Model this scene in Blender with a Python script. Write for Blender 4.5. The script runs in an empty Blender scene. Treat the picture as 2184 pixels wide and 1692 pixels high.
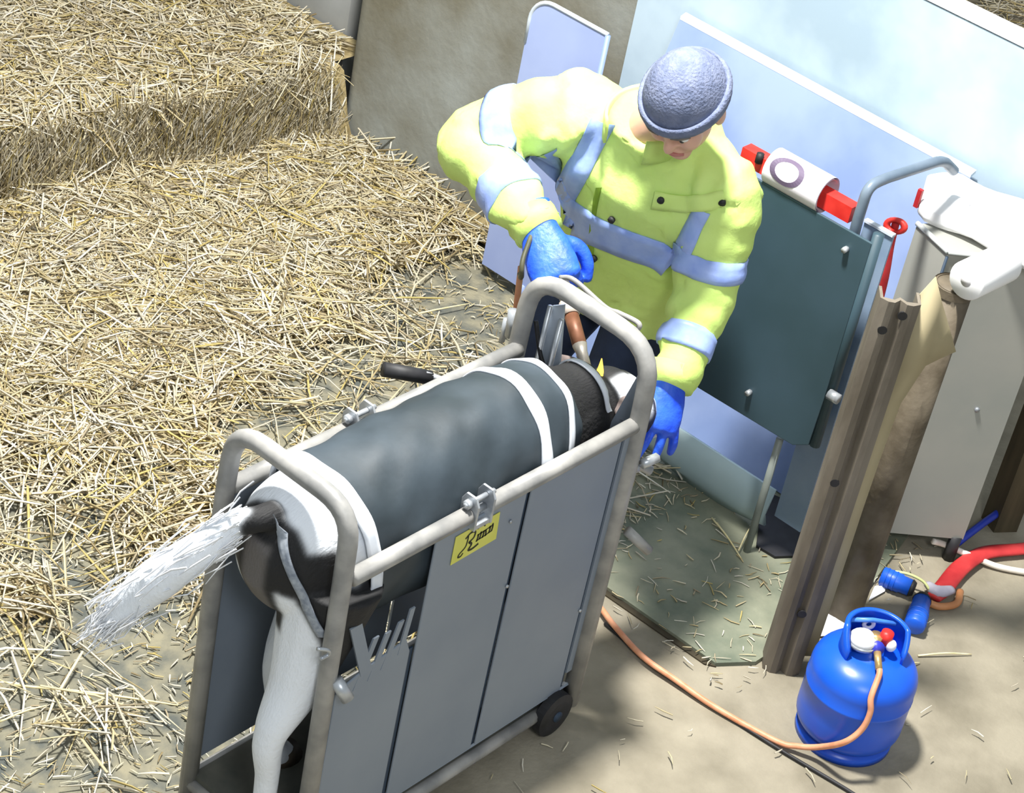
import bpy, bmesh, math, random
import numpy as np
from mathutils import Vector, Matrix
from mathutils.bvhtree import BVHTree

random.seed(7)
rng = np.random.default_rng(7)
SC = bpy.context.scene
COL = SC.collection

# ------------------------------------------------------------------ camera
FPX, PITCH, ROLL, YAW = 4700.0, math.radians(34.4), math.radians(11.95), math.radians(35.5)
CAM = np.array([-2.452, -2.035, 3.525])
_fw = np.array([math.cos(PITCH) * math.cos(YAW), math.cos(PITCH) * math.sin(YAW), -math.sin(PITCH)])
_r0 = np.cross(_fw, [0, 0, 1.0]); _r0 /= np.linalg.norm(_r0)
_u0 = np.cross(_r0, _fw)
_r = math.cos(ROLL) * _r0 + math.sin(ROLL) * _u0
_u = -math.sin(ROLL) * _r0 + math.cos(ROLL) * _u0
cam = bpy.data.cameras.new('camera')
cam.sensor_width = 36.0
cam.sensor_fit = 'HORIZONTAL'
cam.lens = FPX / 2184 * 36.0
cam.clip_end = 100
camo = bpy.data.objects.new('camera', cam)
COL.objects.link(camo)
camo.matrix_world = Matrix(((_r[0], _u[0], -_fw[0], CAM[0]), (_r[1], _u[1], -_fw[1], CAM[1]),
                            (_r[2], _u[2], -_fw[2], CAM[2]), (0, 0, 0, 1)))
SC.camera = camo

# ------------------------------------------------------------------ light
SC.view_settings.view_transform = 'Standard'
SC.view_settings.look = 'None'
SC.view_settings.gamma = 1
SC.view_settings.use_curve_mapping = False
SC.view_settings.exposure = 0.0
world = bpy.data.worlds.new('barn_air')
SC.world = world
world.use_nodes = True
world.node_tree.nodes['Background'].inputs[0].default_value = (0.86, 0.95, 1.0, 1)
world.node_tree.nodes['Background'].inputs[1].default_value = 0.45


def area_light(name, loc, target, size, power, col):
    l = bpy.data.lights.new(name, 'AREA')
    l.shape = 'DISK'
    l.size = size
    l.energy = power
    l.color = col
    o = bpy.data.objects.new(name, l)
    COL.objects.link(o)
    o.location = loc
    o.rotation_euler = (Vector(target) - Vector(loc)).to_track_quat('-Z', 'Y').to_euler()
    return o


area_light('barn_floodlight', (0.68, 0.52, 4.2), (1.0, 0.4, 0.0), 0.40, 385, (1.0, 0.98, 0.93))
area_light('added_fill_light', (-2.6, -3.4, 5.0), (0.6, 0.1, 0.4), 1.2, 120, (0.92, 0.96, 1.0))  # unseen fill added behind the camera to lift the near faces


# ------------------------------------------------------------------ placing
def at_z(x, y, z=0.0):
    d = _fw * FPX + _r * (x - 1092) - _u * (y - 846)
    return CAM + d * ((z - CAM[2]) / d[2])


def at_x(x, y, X):
    d = _fw * FPX + _r * (x - 1092) - _u * (y - 846)
    return CAM + d * ((X - CAM[0]) / d[0])


def at_y(x, y, Y):
    d = _fw * FPX + _r * (x - 1092) - _u * (y - 846)
    return CAM + d * ((Y - CAM[1]) / d[1])


# ------------------------------------------------------------------ materials
def lin(c):
    o = []
    for v in c:
        v /= 255.0
        o.append(v / 12.92 if v <= 0.04045 else ((v + 0.055) / 1.055) ** 2.4)
    return tuple(o) + (1.0,)


MATS = {}


def mat(name, c1, c2=None, scale=8.0, rough=0.6, metal=0.0, bump=0.0, bscale=None, detail=6.0, lo=0.35, hi=0.65,
        emit=0.0, spec=0.5, stretch=None, alpha=1.0):
    if name in MATS:
        return MATS[name]
    m = bpy.data.materials.new(name)
    m.use_nodes = True
    nt = m.node_tree
    b = nt.nodes['Principled BSDF']
    b.inputs['Roughness'].default_value = rough
    b.inputs['Metallic'].default_value = metal
    b.inputs['Specular IOR Level'].default_value = spec
    tc = nt.nodes.new('ShaderNodeTexCoord')
    vec = tc.outputs['Object']
    if stretch:
        mp = nt.nodes.new('ShaderNodeMapping')
        mp.inputs['Scale'].default_value = stretch
        nt.links.new(vec, mp.inputs['Vector'])
        vec = mp.outputs['Vector']
    if c2 is None:
        b.inputs['Base Color'].default_value = lin(c1)
    else:
        n = nt.nodes.new('ShaderNodeTexNoise')
        n.inputs['Scale'].default_value = scale
        n.inputs['Detail'].default_value = detail
        nt.links.new(vec, n.inputs['Vector'])
        r = nt.nodes.new('ShaderNodeValToRGB')
        r.color_ramp.elements[0].position = lo
        r.color_ramp.elements[0].color = lin(c1)
        r.color_ramp.elements[1].position = hi
        r.color_ramp.elements[1].color = lin(c2)
        nt.links.new(n.outputs['Fac'], r.inputs['Fac'])
        nt.links.new(r.outputs['Color'], b.inputs['Base Color'])
    if bump:
        n2 = nt.nodes.new('ShaderNodeTexNoise')
        n2.inputs['Scale'].default_value = bscale or scale * 3
        n2.inputs['Detail'].default_value = 5
        nt.links.new(vec, n2.inputs['Vector'])
        bp = nt.nodes.new('ShaderNodeBump')
        bp.inputs['Strength'].default_value = bump
        bp.inputs['Distance'].default_value = 0.01
        nt.links.new(n2.outputs['Fac'], bp.inputs['Height'])
        nt.links.new(bp.outputs['Normal'], b.inputs['Normal'])
    if emit:
        b.inputs['Emission Color'].default_value = lin(c1)
        b.inputs['Emission Strength'].default_value = emit
    MATS[name] = m
    return m


def attr_mat(name, rough=0.7, attr='tint', bump=0.0):
    m = bpy.data.materials.new(name)
    m.use_nodes = True
    nt = m.node_tree
    b = nt.nodes['Principled BSDF']
    b.inputs['Roughness'].default_value = rough
    a = nt.nodes.new('ShaderNodeAttribute')
    a.attribute_name = attr
    nt.links.new(a.outputs['Color'], b.inputs['Base Color'])
    MATS[name] = m
    return m


M_tan = mat('tan_concrete', (126, 119, 102), (156, 148, 130), 5, 0.85, bump=0.25, bscale=60)
M_green = mat('damp_concrete', (100, 108, 92), (140, 142, 122), 7, 0.8, bump=0.25, bscale=50)
M_muck = mat('mucky_concrete', (82, 86, 82), (140, 134, 112), 14, 0.8, bump=0.6, bscale=60, detail=9)
M_wall = mat('stained_concrete', (116, 112, 96), (152, 156, 152), 2.4, 0.85, bump=0.2, bscale=40)
M_clad = mat('pale_sheet', (158, 178, 194), (184, 202, 214), 4.0, 0.55)
M_galv = mat('galvanised_blue', (126, 146, 192), (150, 168, 210), 3.5, 0.5, metal=0.1)
M_galv2 = mat('galvanised_edge', (205, 215, 225), None, rough=0.5)
M_crate = mat('grey_panel_paint', (122, 132, 145), (132, 141, 152), 3, 0.5, bump=0.04, bscale=30)
M_tube = mat('grey_tube_paint', (128, 128, 127), (164, 162, 158), 14, 0.45, bump=0.05)
M_seam = mat('panel_seam', (40, 58, 78), None, rough=0.6)
M_zinc = mat('zinc', (160, 165, 172), (200, 204, 208), 20, 0.35, metal=0.5)
M_black = mat('black_rubber_and_shade', (24, 24, 26), (40, 40, 44), 20, 0.6)
M_darkplate = mat('dark_plate', (44, 66, 72), (58, 80, 92), 2.5, 0.5, bump=0.03)
M_rust = mat('rusty_steel', (84, 76, 64), (126, 118, 106), 9, 0.75, bump=0.2, bscale=50, stretch=(1, 1, 0.25))
M_rust2 = mat('rusty_pipe', (70, 60, 44), (108, 98, 82), 12, 0.7, bump=0.2)
M_card = mat('cardboard', (158, 146, 114), (172, 160, 128), 4, 0.8)
M_cab = mat('cabinet_grey', (150, 152, 146), (164, 162, 154), 3, 0.55)
M_white = mat('white_paper', (236, 236, 238), (246, 246, 246), 6, 0.8)
M_red = mat('red_plastic', (196, 34, 30), (224, 60, 52), 12, 0.45)
M_redd = mat('red_strap', (160, 30, 36), (205, 60, 60), 9, 0.55)
M_blue = mat('cylinder_blue', (14, 76, 200), (24, 92, 216), 5, 0.32, bump=0.02)
M_bluep = mat('plug_blue', (20, 84, 200), (38, 104, 220), 15, 0.4)
M_glove = mat('glove_blue', (22, 70, 210), (48, 104, 232), 18, 0.5, bump=0.25, bscale=70)
M_hose = mat('orange_hose', (212, 138, 100), (226, 162, 126), 30, 0.5)
M_ink = mat('black_ink', (40, 42, 22), None, rough=0.7)
M_yellow = mat('yellow_sticker', (206, 206, 84), (220, 216, 110), 10, 0.5)
M_brass = mat('brass', (190, 150, 90), (220, 190, 130), 20, 0.35, metal=0.7)
M_hivis = mat('hivis_yellow', (196, 224, 118), (211, 236, 136), 6, 0.75, bump=0.35, bscale=26)
M_refl = mat('silver_band', (140, 164, 228), (162, 184, 238), 22, 0.45, bump=0.1, bscale=50)
M_navy = mat('navy_cloth', (28, 40, 66), (40, 54, 84), 10, 0.85, bump=0.3, bscale=40)
M_skin = mat('skin', (206, 160, 138), (216, 172, 150), 12, 0.55)
M_hat = mat('blue_grey_wool', (96, 106, 134), (116, 124, 150), 40, 0.9, bump=0.5, bscale=160)
M_hair = mat('grey_brown_hair', (92, 84, 78), (120, 110, 102), 60, 0.7)
M_coat = mat('slate_coat', (38, 48, 54), (62, 73, 82), 4.5, 0.62, bump=0.15, bscale=14)
M_bind = mat('white_binding', (222, 228, 238), (236, 240, 246), 30, 0.7)
M_flame = mat('flame', (255, 196, 70), None, emit=3.0)
M_wire = mat('dark_cable', (60, 62, 44), (84, 82, 60), 30, 0.6)


# ------------------------------------------------------------------ mesh helpers
def tag(o, label=None, cat=None, group=None, kind=None):
    if label: o['label'] = label
    if cat: o['category'] = cat
    if group: o['group'] = group
    if kind: o['kind'] = kind
    return o


def thing(name, loc, label, cat, group=None):
    o = bpy.data.objects.new(name, None)
    o.empty_display_size = 0.05
    o.location = loc
    COL.objects.link(o)
    return tag(o, label, cat, group)


def link(name, me, m=None, parent=None, smooth=False):
    o = bpy.data.objects.new(name, me)
    COL.objects.link(o)
    if m is not None:
        me.materials.clear()
        me.materials.append(m)
    if smooth:
        me.polygons.foreach_set('use_smooth', [True] * len(me.polygons))
    if parent is not None:
        o.parent = parent
        # meshes are written in world coordinates
        p = parent
        off = Vector((0, 0, 0))
        while p is not None:
            off += Vector(p.location)
            p = p.parent
        o.location = -off
    return o


def mk(name, V, F, m=None, parent=None, smooth=False):
    me = bpy.data.meshes.new(name)
    me.from_pydata([tuple(map(float, v)) for v in V], [], [tuple(f) for f in F])
    bm = bmesh.new()
    bm.from_mesh(me)
    bmesh.ops.recalc_face_normals(bm, faces=bm.faces)
    bm.to_mesh(me)
    bm.free()
    return link(name, me, m, parent, smooth)


def join(*vfs):
    V, F = [], []
    for v, f in vfs:
        n = len(V)
        V += list(v)
        F += [tuple(i + n for i in q) for q in f]
    return V, F


def box_vf(x0, x1, y0, y1, z0, z1):
    V = [(x0, y0, z0), (x1, y0, z0), (x1, y1, z0), (x0, y1, z0), (x0, y0, z1), (x1, y0, z1), (x1, y1, z1), (x0, y1, z1)]
    F = [(0, 3, 2, 1), (4, 5, 6, 7), (0, 1, 5, 4), (1, 2, 6, 5), (2, 3, 7, 6), (3, 0, 4, 7)]
    return V, F


def prism_vf(pts, ext):
    n = len(pts)
    e = np.array(ext, float)
    V = [np.array(p, float) for p in pts] + [np.array(p, float) + e for p in pts]
    F = [tuple(range(n))[::-1], tuple(range(n, 2 * n))] + [(i, (i + 1) % n, n + (i + 1) % n, n + i) for i in range(n)]
    return V, F


def bevel_obj(o, w=0.003, seg=2):
    md = o.modifiers.new('bevel', 'BEVEL')
    md.width = w
    md.segments = seg
    md.limit_method = 'ANGLE'
    return o


def catmull(pts, n=8):
    P = [np.array(p, float) for p in pts]
    P = [2 * P[0] - P[1]] + P + [2 * P[-1] - P[-2]]
    out = []
    for i in range(1, len(P) - 2):
        for k in range(n):
            t = k / n
            a, b, c, d = P[i - 1], P[i], P[i + 1], P[i + 2]
            out.append(0.5 * ((2 * b) + (-a + c) * t + (2 * a - 5 * b + 4 * c - d) * t * t + (-a + 3 * b - 3 * c + d) * t ** 3))
    out.append(P[-2])
    return out


def frames(pts):
    pts = [np.array(p, float) for p in pts]
    T = []
    for i in range(len(pts)):
        t = pts[min(i + 1, len(pts) - 1)] - pts[max(i - 1, 0)]
        T.append(t / (np.linalg.norm(t) + 1e-9))
    ref = np.array([0, 0, 1.0]) if abs(T[0][2]) < 0.9 else np.array([1.0, 0, 0])
    a = np.cross(T[0], ref); a /= np.linalg.norm(a)
    A = []
    for t in T:
        a = a - t * (a @ t)
        a /= np.linalg.norm(a)
        A.append((a, np.cross(t, a)))
    return pts, A


def tube_vf(pts, rad, seg=12, cap=True, flat=1.0):
    pts, A = frames(pts)
    n = len(pts)
    R = rad if hasattr(rad, '__len__') else [rad] * n
    V, F = [], []
    for p, (a, b), r in zip(pts, A, R):
        for k in range(seg):
            th = 2 * math.pi * k / seg
            V.append(p + a * math.cos(th) * r + b * math.sin(th) * r * flat)
    for i in range(n - 1):
        for k in range(seg):
            k2 = (k + 1) % seg
            F.append((i * seg + k, i * seg + k2, (i + 1) * seg + k2, (i + 1) * seg + k))
    if cap:
        F.append(tuple(range(seg))[::-1])
        F.append(tuple((n - 1) * seg + k for k in range(seg)))
    return V, F


def tube(name, pts, rad, m, parent=None, seg=12, sm=0, flat=1.0):
    if sm:
        if hasattr(rad, '__len__'):
            k = len(pts)
            pp = catmull(pts, sm)
            rad = np.interp(np.linspace(0, k - 1, len(pp)), range(k), rad)
            pts = pp
        else:
            pts = catmull(pts, sm)
    return mk(name, *tube_vf(pts, rad, seg, True, flat), m, parent, True)


def bent(pts, rad, n=6):
    """polyline with rounded corners of radius rad"""
    P = [np.array(p, float) for p in pts]
    out = [P[0]]
    for i in range(1, len(P) - 1):
        a = P[i - 1] - P[i]
        b = P[i + 1] - P[i]
        la, lb = np.linalg.norm(a), np.linalg.norm(b)
        d = min(rad, la * 0.49, lb * 0.49)
        s, e = P[i] + a / la * d, P[i] + b / lb * d
        for k in range(n + 1):
            t = k / n
            out.append((1 - t) ** 2 * s + 2 * t * (1 - t) * P[i] + t * t * e)
    out.append(P[-1])
    return out


def ell_vf(c, r, rot=None, nu=20, nv=14):
    V, F = [], []
    for j in range(nv + 1):
        ph = math.pi * j / nv
        for i in range(nu):
            th = 2 * math.pi * i / nu
            p = np.array([r[0] * math.sin(ph) * math.cos(th), r[1] * math.sin(ph) * math.sin(th), r[2] * math.cos(ph)])
            if rot is not None: p = rot @ p
            V.append(np.array(c, float) + p)
    for j in range(nv):
        for i in range(nu):
            F.append((j * nu + i, j * nu + (i + 1) % nu, (j + 1) * nu + (i + 1) % nu, (j + 1) * nu + i))
    return V, F


def rings_vf(rings, seg=28, cap=True, power=2.0):
    """rings: (center, axis_a vector, axis_b vector)"""
    V, F = [], []
    for c, a, b in rings:
        c, a, b = (np.array(q, float) for q in (c, a, b))
        for k in range(seg):
            th = 2 * math.pi * k / seg
            ct, st = math.cos(th), math.sin(th)
            e = 2.0 / power
            V.append(c + a * math.copysign(abs(ct) ** e, ct) + b * math.copysign(abs(st) ** e, st))
    n = len(rings)
    for i in range(n - 1):
        for k in range(seg):
            k2 = (k + 1) % seg
            F.append((i * seg + k, i * seg + k2, (i + 1) * seg + k2, (i + 1) * seg + k))
    if cap:
        F.append(tuple(range(seg))[::-1])
        F.append(tuple((n - 1) * seg + k for k in range(seg)))
    return V, F


def union(name, vfs, voxel, smooth_it=4, m=None, parent=None, smooth_f=0.5):
    """one continuous skin grown over the given volumes"""
    V, F = join(*vfs)
    me = bpy.data.meshes.new(name + '_src')
    me.from_pydata([tuple(map(float, v)) for v in V], [], F)
    bm = bmesh.new(); bm.from_mesh(me)
    bmesh.ops.recalc_face_normals(bm, faces=bm.faces)
    bm.to_mesh(me); bm.free()
    o = bpy.data.objects.new('tmp', me)
    COL.objects.link(o)
    r = o.modifiers.new('r', 'REMESH')
    r.mode = 'VOXEL'
    r.voxel_size = voxel
    if smooth_it:
        s = o.modifiers.new('s', 'SMOOTH')
        s.iterations = smooth_it
        s.factor = smooth_f
    dg = bpy.context.evaluated_depsgraph_get()
    dg.update()
    out = bpy.data.meshes.new_from_object(o.evaluated_get(dg))
    out.name = name
    bpy.data.objects.remove(o)
    bpy.data.meshes.remove(me)
    return link(name, out, m, parent, True)


def bvh_of(o):
    me = o.data
    off = Vector((0, 0, 0))
    return BVHTree.FromPolygons([tuple(v.co) for v in me.vertices], [tuple(p.vertices) for p in me.polygons])


def drape_strip(name, rows, bvh, off, m, parent, closed=False, thick=0.004, maxd=0.2):
    """rows: list of rows of guide points; each is put on the surface below it and lifted a little"""
    V, F = [], []
    nr, nc = len(rows), len(rows[0])
    top, bot = [], []
    for row in rows:
        for p in row:
            loc, nor, idx, d = bvh.find_nearest(Vector(p))
            top.append(np.array(loc + nor * off)); bot.append(np.array(loc + nor * (off - thick)))
    V = top + bot
    N = nr * nc
    for i in range(nr if closed else nr - 1):
        i2 = (i + 1) % nr
        for j in range(nc - 1):
            F.append((i * nc + j, i2 * nc + j, i2 * nc + j + 1, i * nc + j + 1))
            F.append((N + i * nc + j, N + i * nc + j + 1, N + i2 * nc + j + 1, N + i2 * nc + j))
        for j in (0, nc - 1):
            F.append((i * nc + j, i2 * nc + j, N + i2 * nc + j, N + i * nc + j))
    return mk(name, V, F, m, parent, True)


def noise2(x, y, seed=0, octs=3, base=1.0):
    """cheap smooth noise for arrays"""
    r = np.random.default_rng(seed)
    out = np.zeros_like(x, dtype=float)
    amp = 1.0
    for o in range(octs):
        for _ in range(4):
            a = r.uniform(0, 2 * math.pi); ph = r.uniform(0, 6.28); f = base * (2 ** o) * r.uniform(0.7, 1.3)
            out += amp * np.sin((x * math.cos(a) + y * math.sin(a)) * f * 6.28 + ph) / 4
        amp *= 0.5
    return out


# ================================================================== THE SETTING
def structure(o): return tag(o, kind='structure')


structure(mk('floor', *box_vf(-4, 9, -4, 6, -0.1, 0), M_tan))
pen = [(-3, -0.7), (-0.03, -0.05), (-0.03, 0.30), (0.3, 0.34), (0.9, 0.33), (1.305, 0.36), (1.305, 0.5), (2.36, 0.62), (2.36, 5.8), (-3, 5.8)]
structure(mk('floor_pen', *prism_vf([(x, y, 0.001) for x, y in pen], (0, 0, 0.007)), M_muck))
slab = [(1.305, 0.7), (1.31, 0.2), (1.312, -0.12), (1.40, -0.18), (1.9, -0.19), (2.3, -0.1), (2.3, 0.7)]
structure(mk('floor_slab', *prism_vf([(x, y, 0.0005) for x, y in slab], (0, 0, 0.012)), M_green))
structure(mk('trim_1', *prism_vf([(1.285, 0.6, 0.0005), (1.295, -0.1, 0.0005), (1.312, -0.125, 0.0005), (1.306, 0.6, 0.0005)], (0, 0, 0.004)),
             mat('joint_dirt', (52, 46, 34), (74, 66, 48), 20, 0.9)))

# back wall: concrete block with a rounded left end, pale sheeting on its right stretch
WX, WT = 2.38, 1.345
prof = [(WX + 0.06, -.17), (WX + 0.06, 2.32), (WX + 0.04, 2.335), (WX + 0.015, 2.325), (WX, 2.30), (WX, -.17)]
o = structure(mk('wall_back', *prism_vf([(x, y, 0) for x, y in prof], (0, 0, WT)), M_wall))
bevel_obj(o, 0.012, 3)
o = structure(mk('wall_sheeting', *box_vf(WX - 0.012, WX - 0.001, -.165, 1.26, 0.0, WT - 0.005), M_clad))
o = structure(mk('trim_2', *box_vf(WX - 0.016, WX + 0.064, -.17, 1.27, WT, WT + 0.01), M_white))
structure(mk('wall_end', *box_vf(2.56, 2.75, 2.52, 5.5, 0, 1.9), mat('old_concrete', (140, 142, 140), (170, 172, 172), 3, 0.85)))
structure(mk('wall_gap', *box_vf(2.62, 2.66, 2.30, 2.56, 0, 1.9), mat('dark_board', (66, 70, 62), (86, 88, 76), 4, 0.8, stretch=(6, 6, 0.5))))

# ================================================================== STRAW
A_DENS = [(50, 500, 1), (400, 500, 1), (700, 500, 1), (850, 430, .95), (950, 500, .7), (930, 620, .10), (1000, 690, .06), (880, 640, .25),
          (900, 740, .35), (700, 700, .75), (600, 600, 1), (300, 700, 1), (100, 800, 1), (500, 800, .8), (750, 780, .35), (650, 850, .3),
          (400, 950, .55), (150, 950, .8), (300, 1050, .45), (100, 1100, .45), (550, 960, .25), (450, 1080, .65), (350, 1130, .7),
          (150, 1200, .3), (60, 1300, .6), (250, 1350, .12), (100, 1420, .12), (300, 1480, .12), (200, 1560, .5), (100, 1650, .12), (0, 1400, .2), (200, 1280, .15), (170, 1450, .12), (60, 1550, .15),
          (330, 1650, .12), (20, 1500, .35), (800, 860, .2), (600, 1000, .2), (1040, 600, .04), (780, 560, .9), (850, 560, .55),
          (800, 400, 1), (760, 330, 1), (1000, 520, .5), (820, 690, .45), (430, 1180, .5), (950, 680, .15)]
AD_XY = np.array([at_z(a, b)[:2] for a, b, c in A_DENS])
AD_V = np.array([c for a, b, c in A_DENS])


def density(x, y):
    d2 = (x[:, None] - AD_XY[:, 0]) ** 2 + (y[:, None] - AD_XY[:, 1]) ** 2 + 1e-4
    w = d2 ** -2.4
    return (w * AD_V).sum(1) / w.sum(1)


def ledge_y(x): return 2.46 - 0.125 * (x - 1.13) + 0.03 * np.sin(x * 5.0 + 1) + 0.02 * np.sin(x * 13)


def straw_h(x, y):
    """height of the straw bed over the floor"""
    x = np.asarray(x, float); y = np.asarray(y, float)
    d = density(x.ravel(), y.ravel()).reshape(x.shape)
    low = 0.008 + 0.055 * np.clip(d - 0.25, 0, 1) * (1 + 0.5 * noise2(x, y, 3, 3, 0.7))
    s = (y - ledge_y(x)) / 0.07 + 0.35 * noise2(x, y, 5, 2, 2.0)
    t = np.clip(s + 0.5, 0, 1)
    t = t * t * (3 - 2 * t)
    hi = 0.235 + 0.03 * noise2(x, y, 9, 3, 0.6) + 0.02 * np.clip(y - 2.6, 0, 2)
    return low * (1 - t) + hi * t


# straw-covered bed
gx = np.linspace(-0.9, 2.55, 150); gy = np.linspace(0.36, 4.9, 190)
GX, GY = np.meshgrid(gx, gy, indexing='ij')
GH = straw_h(GX, GY)
DD = density(GX.ravel(), GY.ravel()).reshape(GX.shape)
V = np.stack([GX, GY, GH - 0.004], -1).reshape(-1, 3)
ny = len(gy)
F = []
for i in range(len(gx) - 1):
    for j in range(ny - 1):
        if GX[i, j] > 2.35 and GY[i, j] < 2.36: continue
        if DD[i, j] > 0.5 or GY[i, j] > 2.2:
            F.append((i * ny + j, (i + 1) * ny + j, (i + 1) * ny + j + 1, i * ny + j + 1))
M_bed = mat('matted_straw', (122, 106, 68), (186, 168, 124), 16, 0.9, bump=0.8, bscale=60)
o = mk('straw_mat', V, F, M_bed, None, True)
tag(o, 'matted trodden straw layer under the loose stalks on the left', 'straw', kind='stuff')


def strands(name, P, D, L, W, C, parent=None, curve=0.06, m=None):
    """many thin three-sided stalks with a bend in the middle"""
    n = len(P)
    D = D / np.linalg.norm(D, axis=1, keepdims=True)
    up = np.array([0, 0, 1.0]) + rng.normal(0, 0.25, (n, 3))
    S = np.cross(D, up); S /= np.linalg.norm(S, axis=1, keepdims=True) + 1e-9
    U = np.cross(S, D)
    bend = rng.normal(0, curve, (n, 1)) * L[:, None] * S + np.abs(rng.normal(0, curve * .5, (n, 1))) * L[:, None] * U
    pts = [P - D * L[:, None] / 2, P + bend, P + D * L[:, None] / 2]
    wid = [0.9, 1.0, 0.45]
    allv = []
    for k in range(3):
        for a in range(3):
            th = a * 2 * math.pi / 3 + 0.5
            allv.append(pts[k] + (S * math.cos(th) + U * math.sin(th)) * (W * wid[k])[:, None])
    V = np.stack(allv, 1)            # n,9,3
    base = np.arange(n)[:, None] * 9
    q = []
    for k in range(2):
        for a in range(3):
            b = (a + 1) % 3
            q.append([k * 3 + a, k * 3 + b, (k + 1) * 3 + b, (k + 1) * 3 + a])
    q = np.array(q)
    Fq = (base[:, :, None] + q[None]).reshape(-1, 4)
    me = bpy.data.meshes.new(name)
    me.vertices.add(n * 9)
    me.vertices.foreach_set('co', V.reshape(-1).astype(np.float32))
    nf = len(Fq)
    me.loops.add(nf * 4)
    me.loops.foreach_set('vertex_index', Fq.reshape(-1).astype(np.int32))
    me.polygons.add(nf)
    me.polygons.foreach_set('loop_start', (np.arange(nf) * 4).astype(np.int32))
    me.polygons.foreach_set('loop_total', np.full(nf, 4, np.int32))
    me.update()
    at = me.attributes.new('tint', 'FLOAT_COLOR', 'POINT')
    cc = np.repeat(np.concatenate([C, np.ones((n, 1))], 1), 9, axis=0)
    at.data.foreach_set('color', cc.reshape(-1).astype(np.float32))
    return link(name, me, m or M_straw, parent)


M_straw = attr_mat('straw_stalks', 0.65)


def straw_cols(n, dirt=None):
    pal = np.array([lin(c)[:3] for c in [(218, 206, 172), (204, 188, 142), (230, 222, 200), (188, 168, 114), (172, 156, 122), (210, 198, 172), (140, 122, 82), (198, 176, 96)]])
    pr = np.array([.2, .18, .16, .12, .1, .12, .06, .06])
    c = pal[rng.choice(len(pal), n, p=pr)] * rng.uniform(0.75, 1.1, (n, 1))
    c = c * .86 + c.mean(1, keepdims=True) * .14
    return c


def scatter(n, x0, x1, y0, y1, fn):
    x = rng.uniform(x0, x1, n); y = rng.uniform(y0, y1, n)
    k = fn(x, y)
    return x[k], y[k]


def lay(name, x, y, lmin, lmax, lift, tilt, wmin=.0019, wmax=.0042, label=None):
    n = len(x)
    e = 0.02
    h = straw_h(x, y)
    dx = (straw_h(x + e, y) - h) / e; dy = (straw_h(x, y + e) - h) / e
    a = rng.uniform(0, 2 * math.pi, n)
    D = np.stack([np.cos(a), np.sin(a), dx * np.cos(a) + dy * np.sin(a)], 1)
    D[:, 2] = np.clip(D[:, 2], -3, 3) + rng.normal(0, tilt, n)
    L = rng.uniform(lmin, lmax, n)
    z = h + rng.uniform(0.0, 1.0, n) * lift + 0.003
    z = np.maximum(z, 0.012 + np.abs(D[:, 2]) / np.linalg.norm(D, axis=1) * L * 0.3 * (h < 0.03))
    o = strands(name, np.stack([x, y, z], 1), D, L, rng.uniform(wmin, wmax, n), straw_cols(n))
    tag(o, label, 'straw', kind='stuff')
    return o


lowfn = lambda x, y: (rng.uniform(0, 1, len(x)) < density(x, y) ** 2.6) & (y < ledge_y(x) + .02) & (x < 2.29) & \
    ~((x > -.05) & (x < .95) & (y < .40)) & (y > 0.40 + 0.0 * x) & ~((x > 2.06) & (y < 1.46) & (x < 2.15)) & (x - 2.0 < (y - .6) * .8)
x, y = scatter(72000, -0.75, 2.36, 0.36, 2.6, lowfn)
lay('straw_bedding', x, y, 0.06, 0.30, 0.03, 0.17, label='loose golden straw bedding spread over the pen floor beside the crate')
x, y = scatter(38000, -0.4, 2.46, 2.36, 4.4, lambda x, y: (y > ledge_y(x) + .02) & ((x < 2.27) | (y > 2.44)) & (x < 2.46))
lay('straw_ledge', x, y, 0.07, 0.22, 0.03, 0.2, label='pale straw on the raised ledge at the top left')
# stalks hanging down the face of the ledge
n = 7600
x = rng.uniform(-0.4, 2.28, n)
t = rng.uniform(0, 1, n)
P = np.stack([x, ledge_y(x) - 0.05 + 0.05 * t + rng.normal(0, .012, n), 0.03 + 0.21 * t], 1)
D = np.stack([rng.normal(0, .35, n), -0.25 + rng.normal(0, .2, n), np.ones(n)], 1)
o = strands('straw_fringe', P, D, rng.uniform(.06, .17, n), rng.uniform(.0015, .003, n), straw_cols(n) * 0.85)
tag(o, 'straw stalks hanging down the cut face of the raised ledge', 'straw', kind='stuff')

# ground and hay beyond the wall, seen over its top
hx, hy = rng.uniform(4.6, 7.6, 9000), rng.uniform(0.4, 3.2, 9000)
o = strands('hay_behind_wall', np.stack([hx, hy, rng.uniform(.02, .09, 9000)], 1),
            np.stack([rng.normal(0, 1, 9000), rng.normal(0, 1, 9000), rng.normal(0, .15, 9000)], 1),
            rng.uniform(.08, .25, 9000), rng.uniform(.002, .004, 9000), straw_cols(9000) * 1.05)
tag(o, 'straw on the ground beyond the pale wall top', 'straw', kind='stuff')

# fine chaff round the crate and on the concrete
n = 13000
x = rng.uniform(-0.6, 2.2, n); y = rng.uniform(-1.0, 1.9, n)
k = (rng.uniform(0, 1, n) < np.where(y > .3, .95, np.where((x > 1.25) & (y > -.22), .32, .03))) & ~((x > -.02) & (x < .9) & (y > -.02) & (y < .36))
x, y = x[k], y[k]
m_ = len(x)
o = strands('chaff', np.stack([x, y, np.full(m_, .0155)], 1), np.stack([rng.normal(0, 1, m_), rng.normal(0, 1, m_), rng.normal(0, .03, m_)], 1),
            rng.uniform(.012, .05, m_), rng.uniform(.0012, .0026, m_), straw_cols(m_))
tag(o, 'short bits of chaff scattered on the concrete', 'chaff', kind='stuff')


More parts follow.
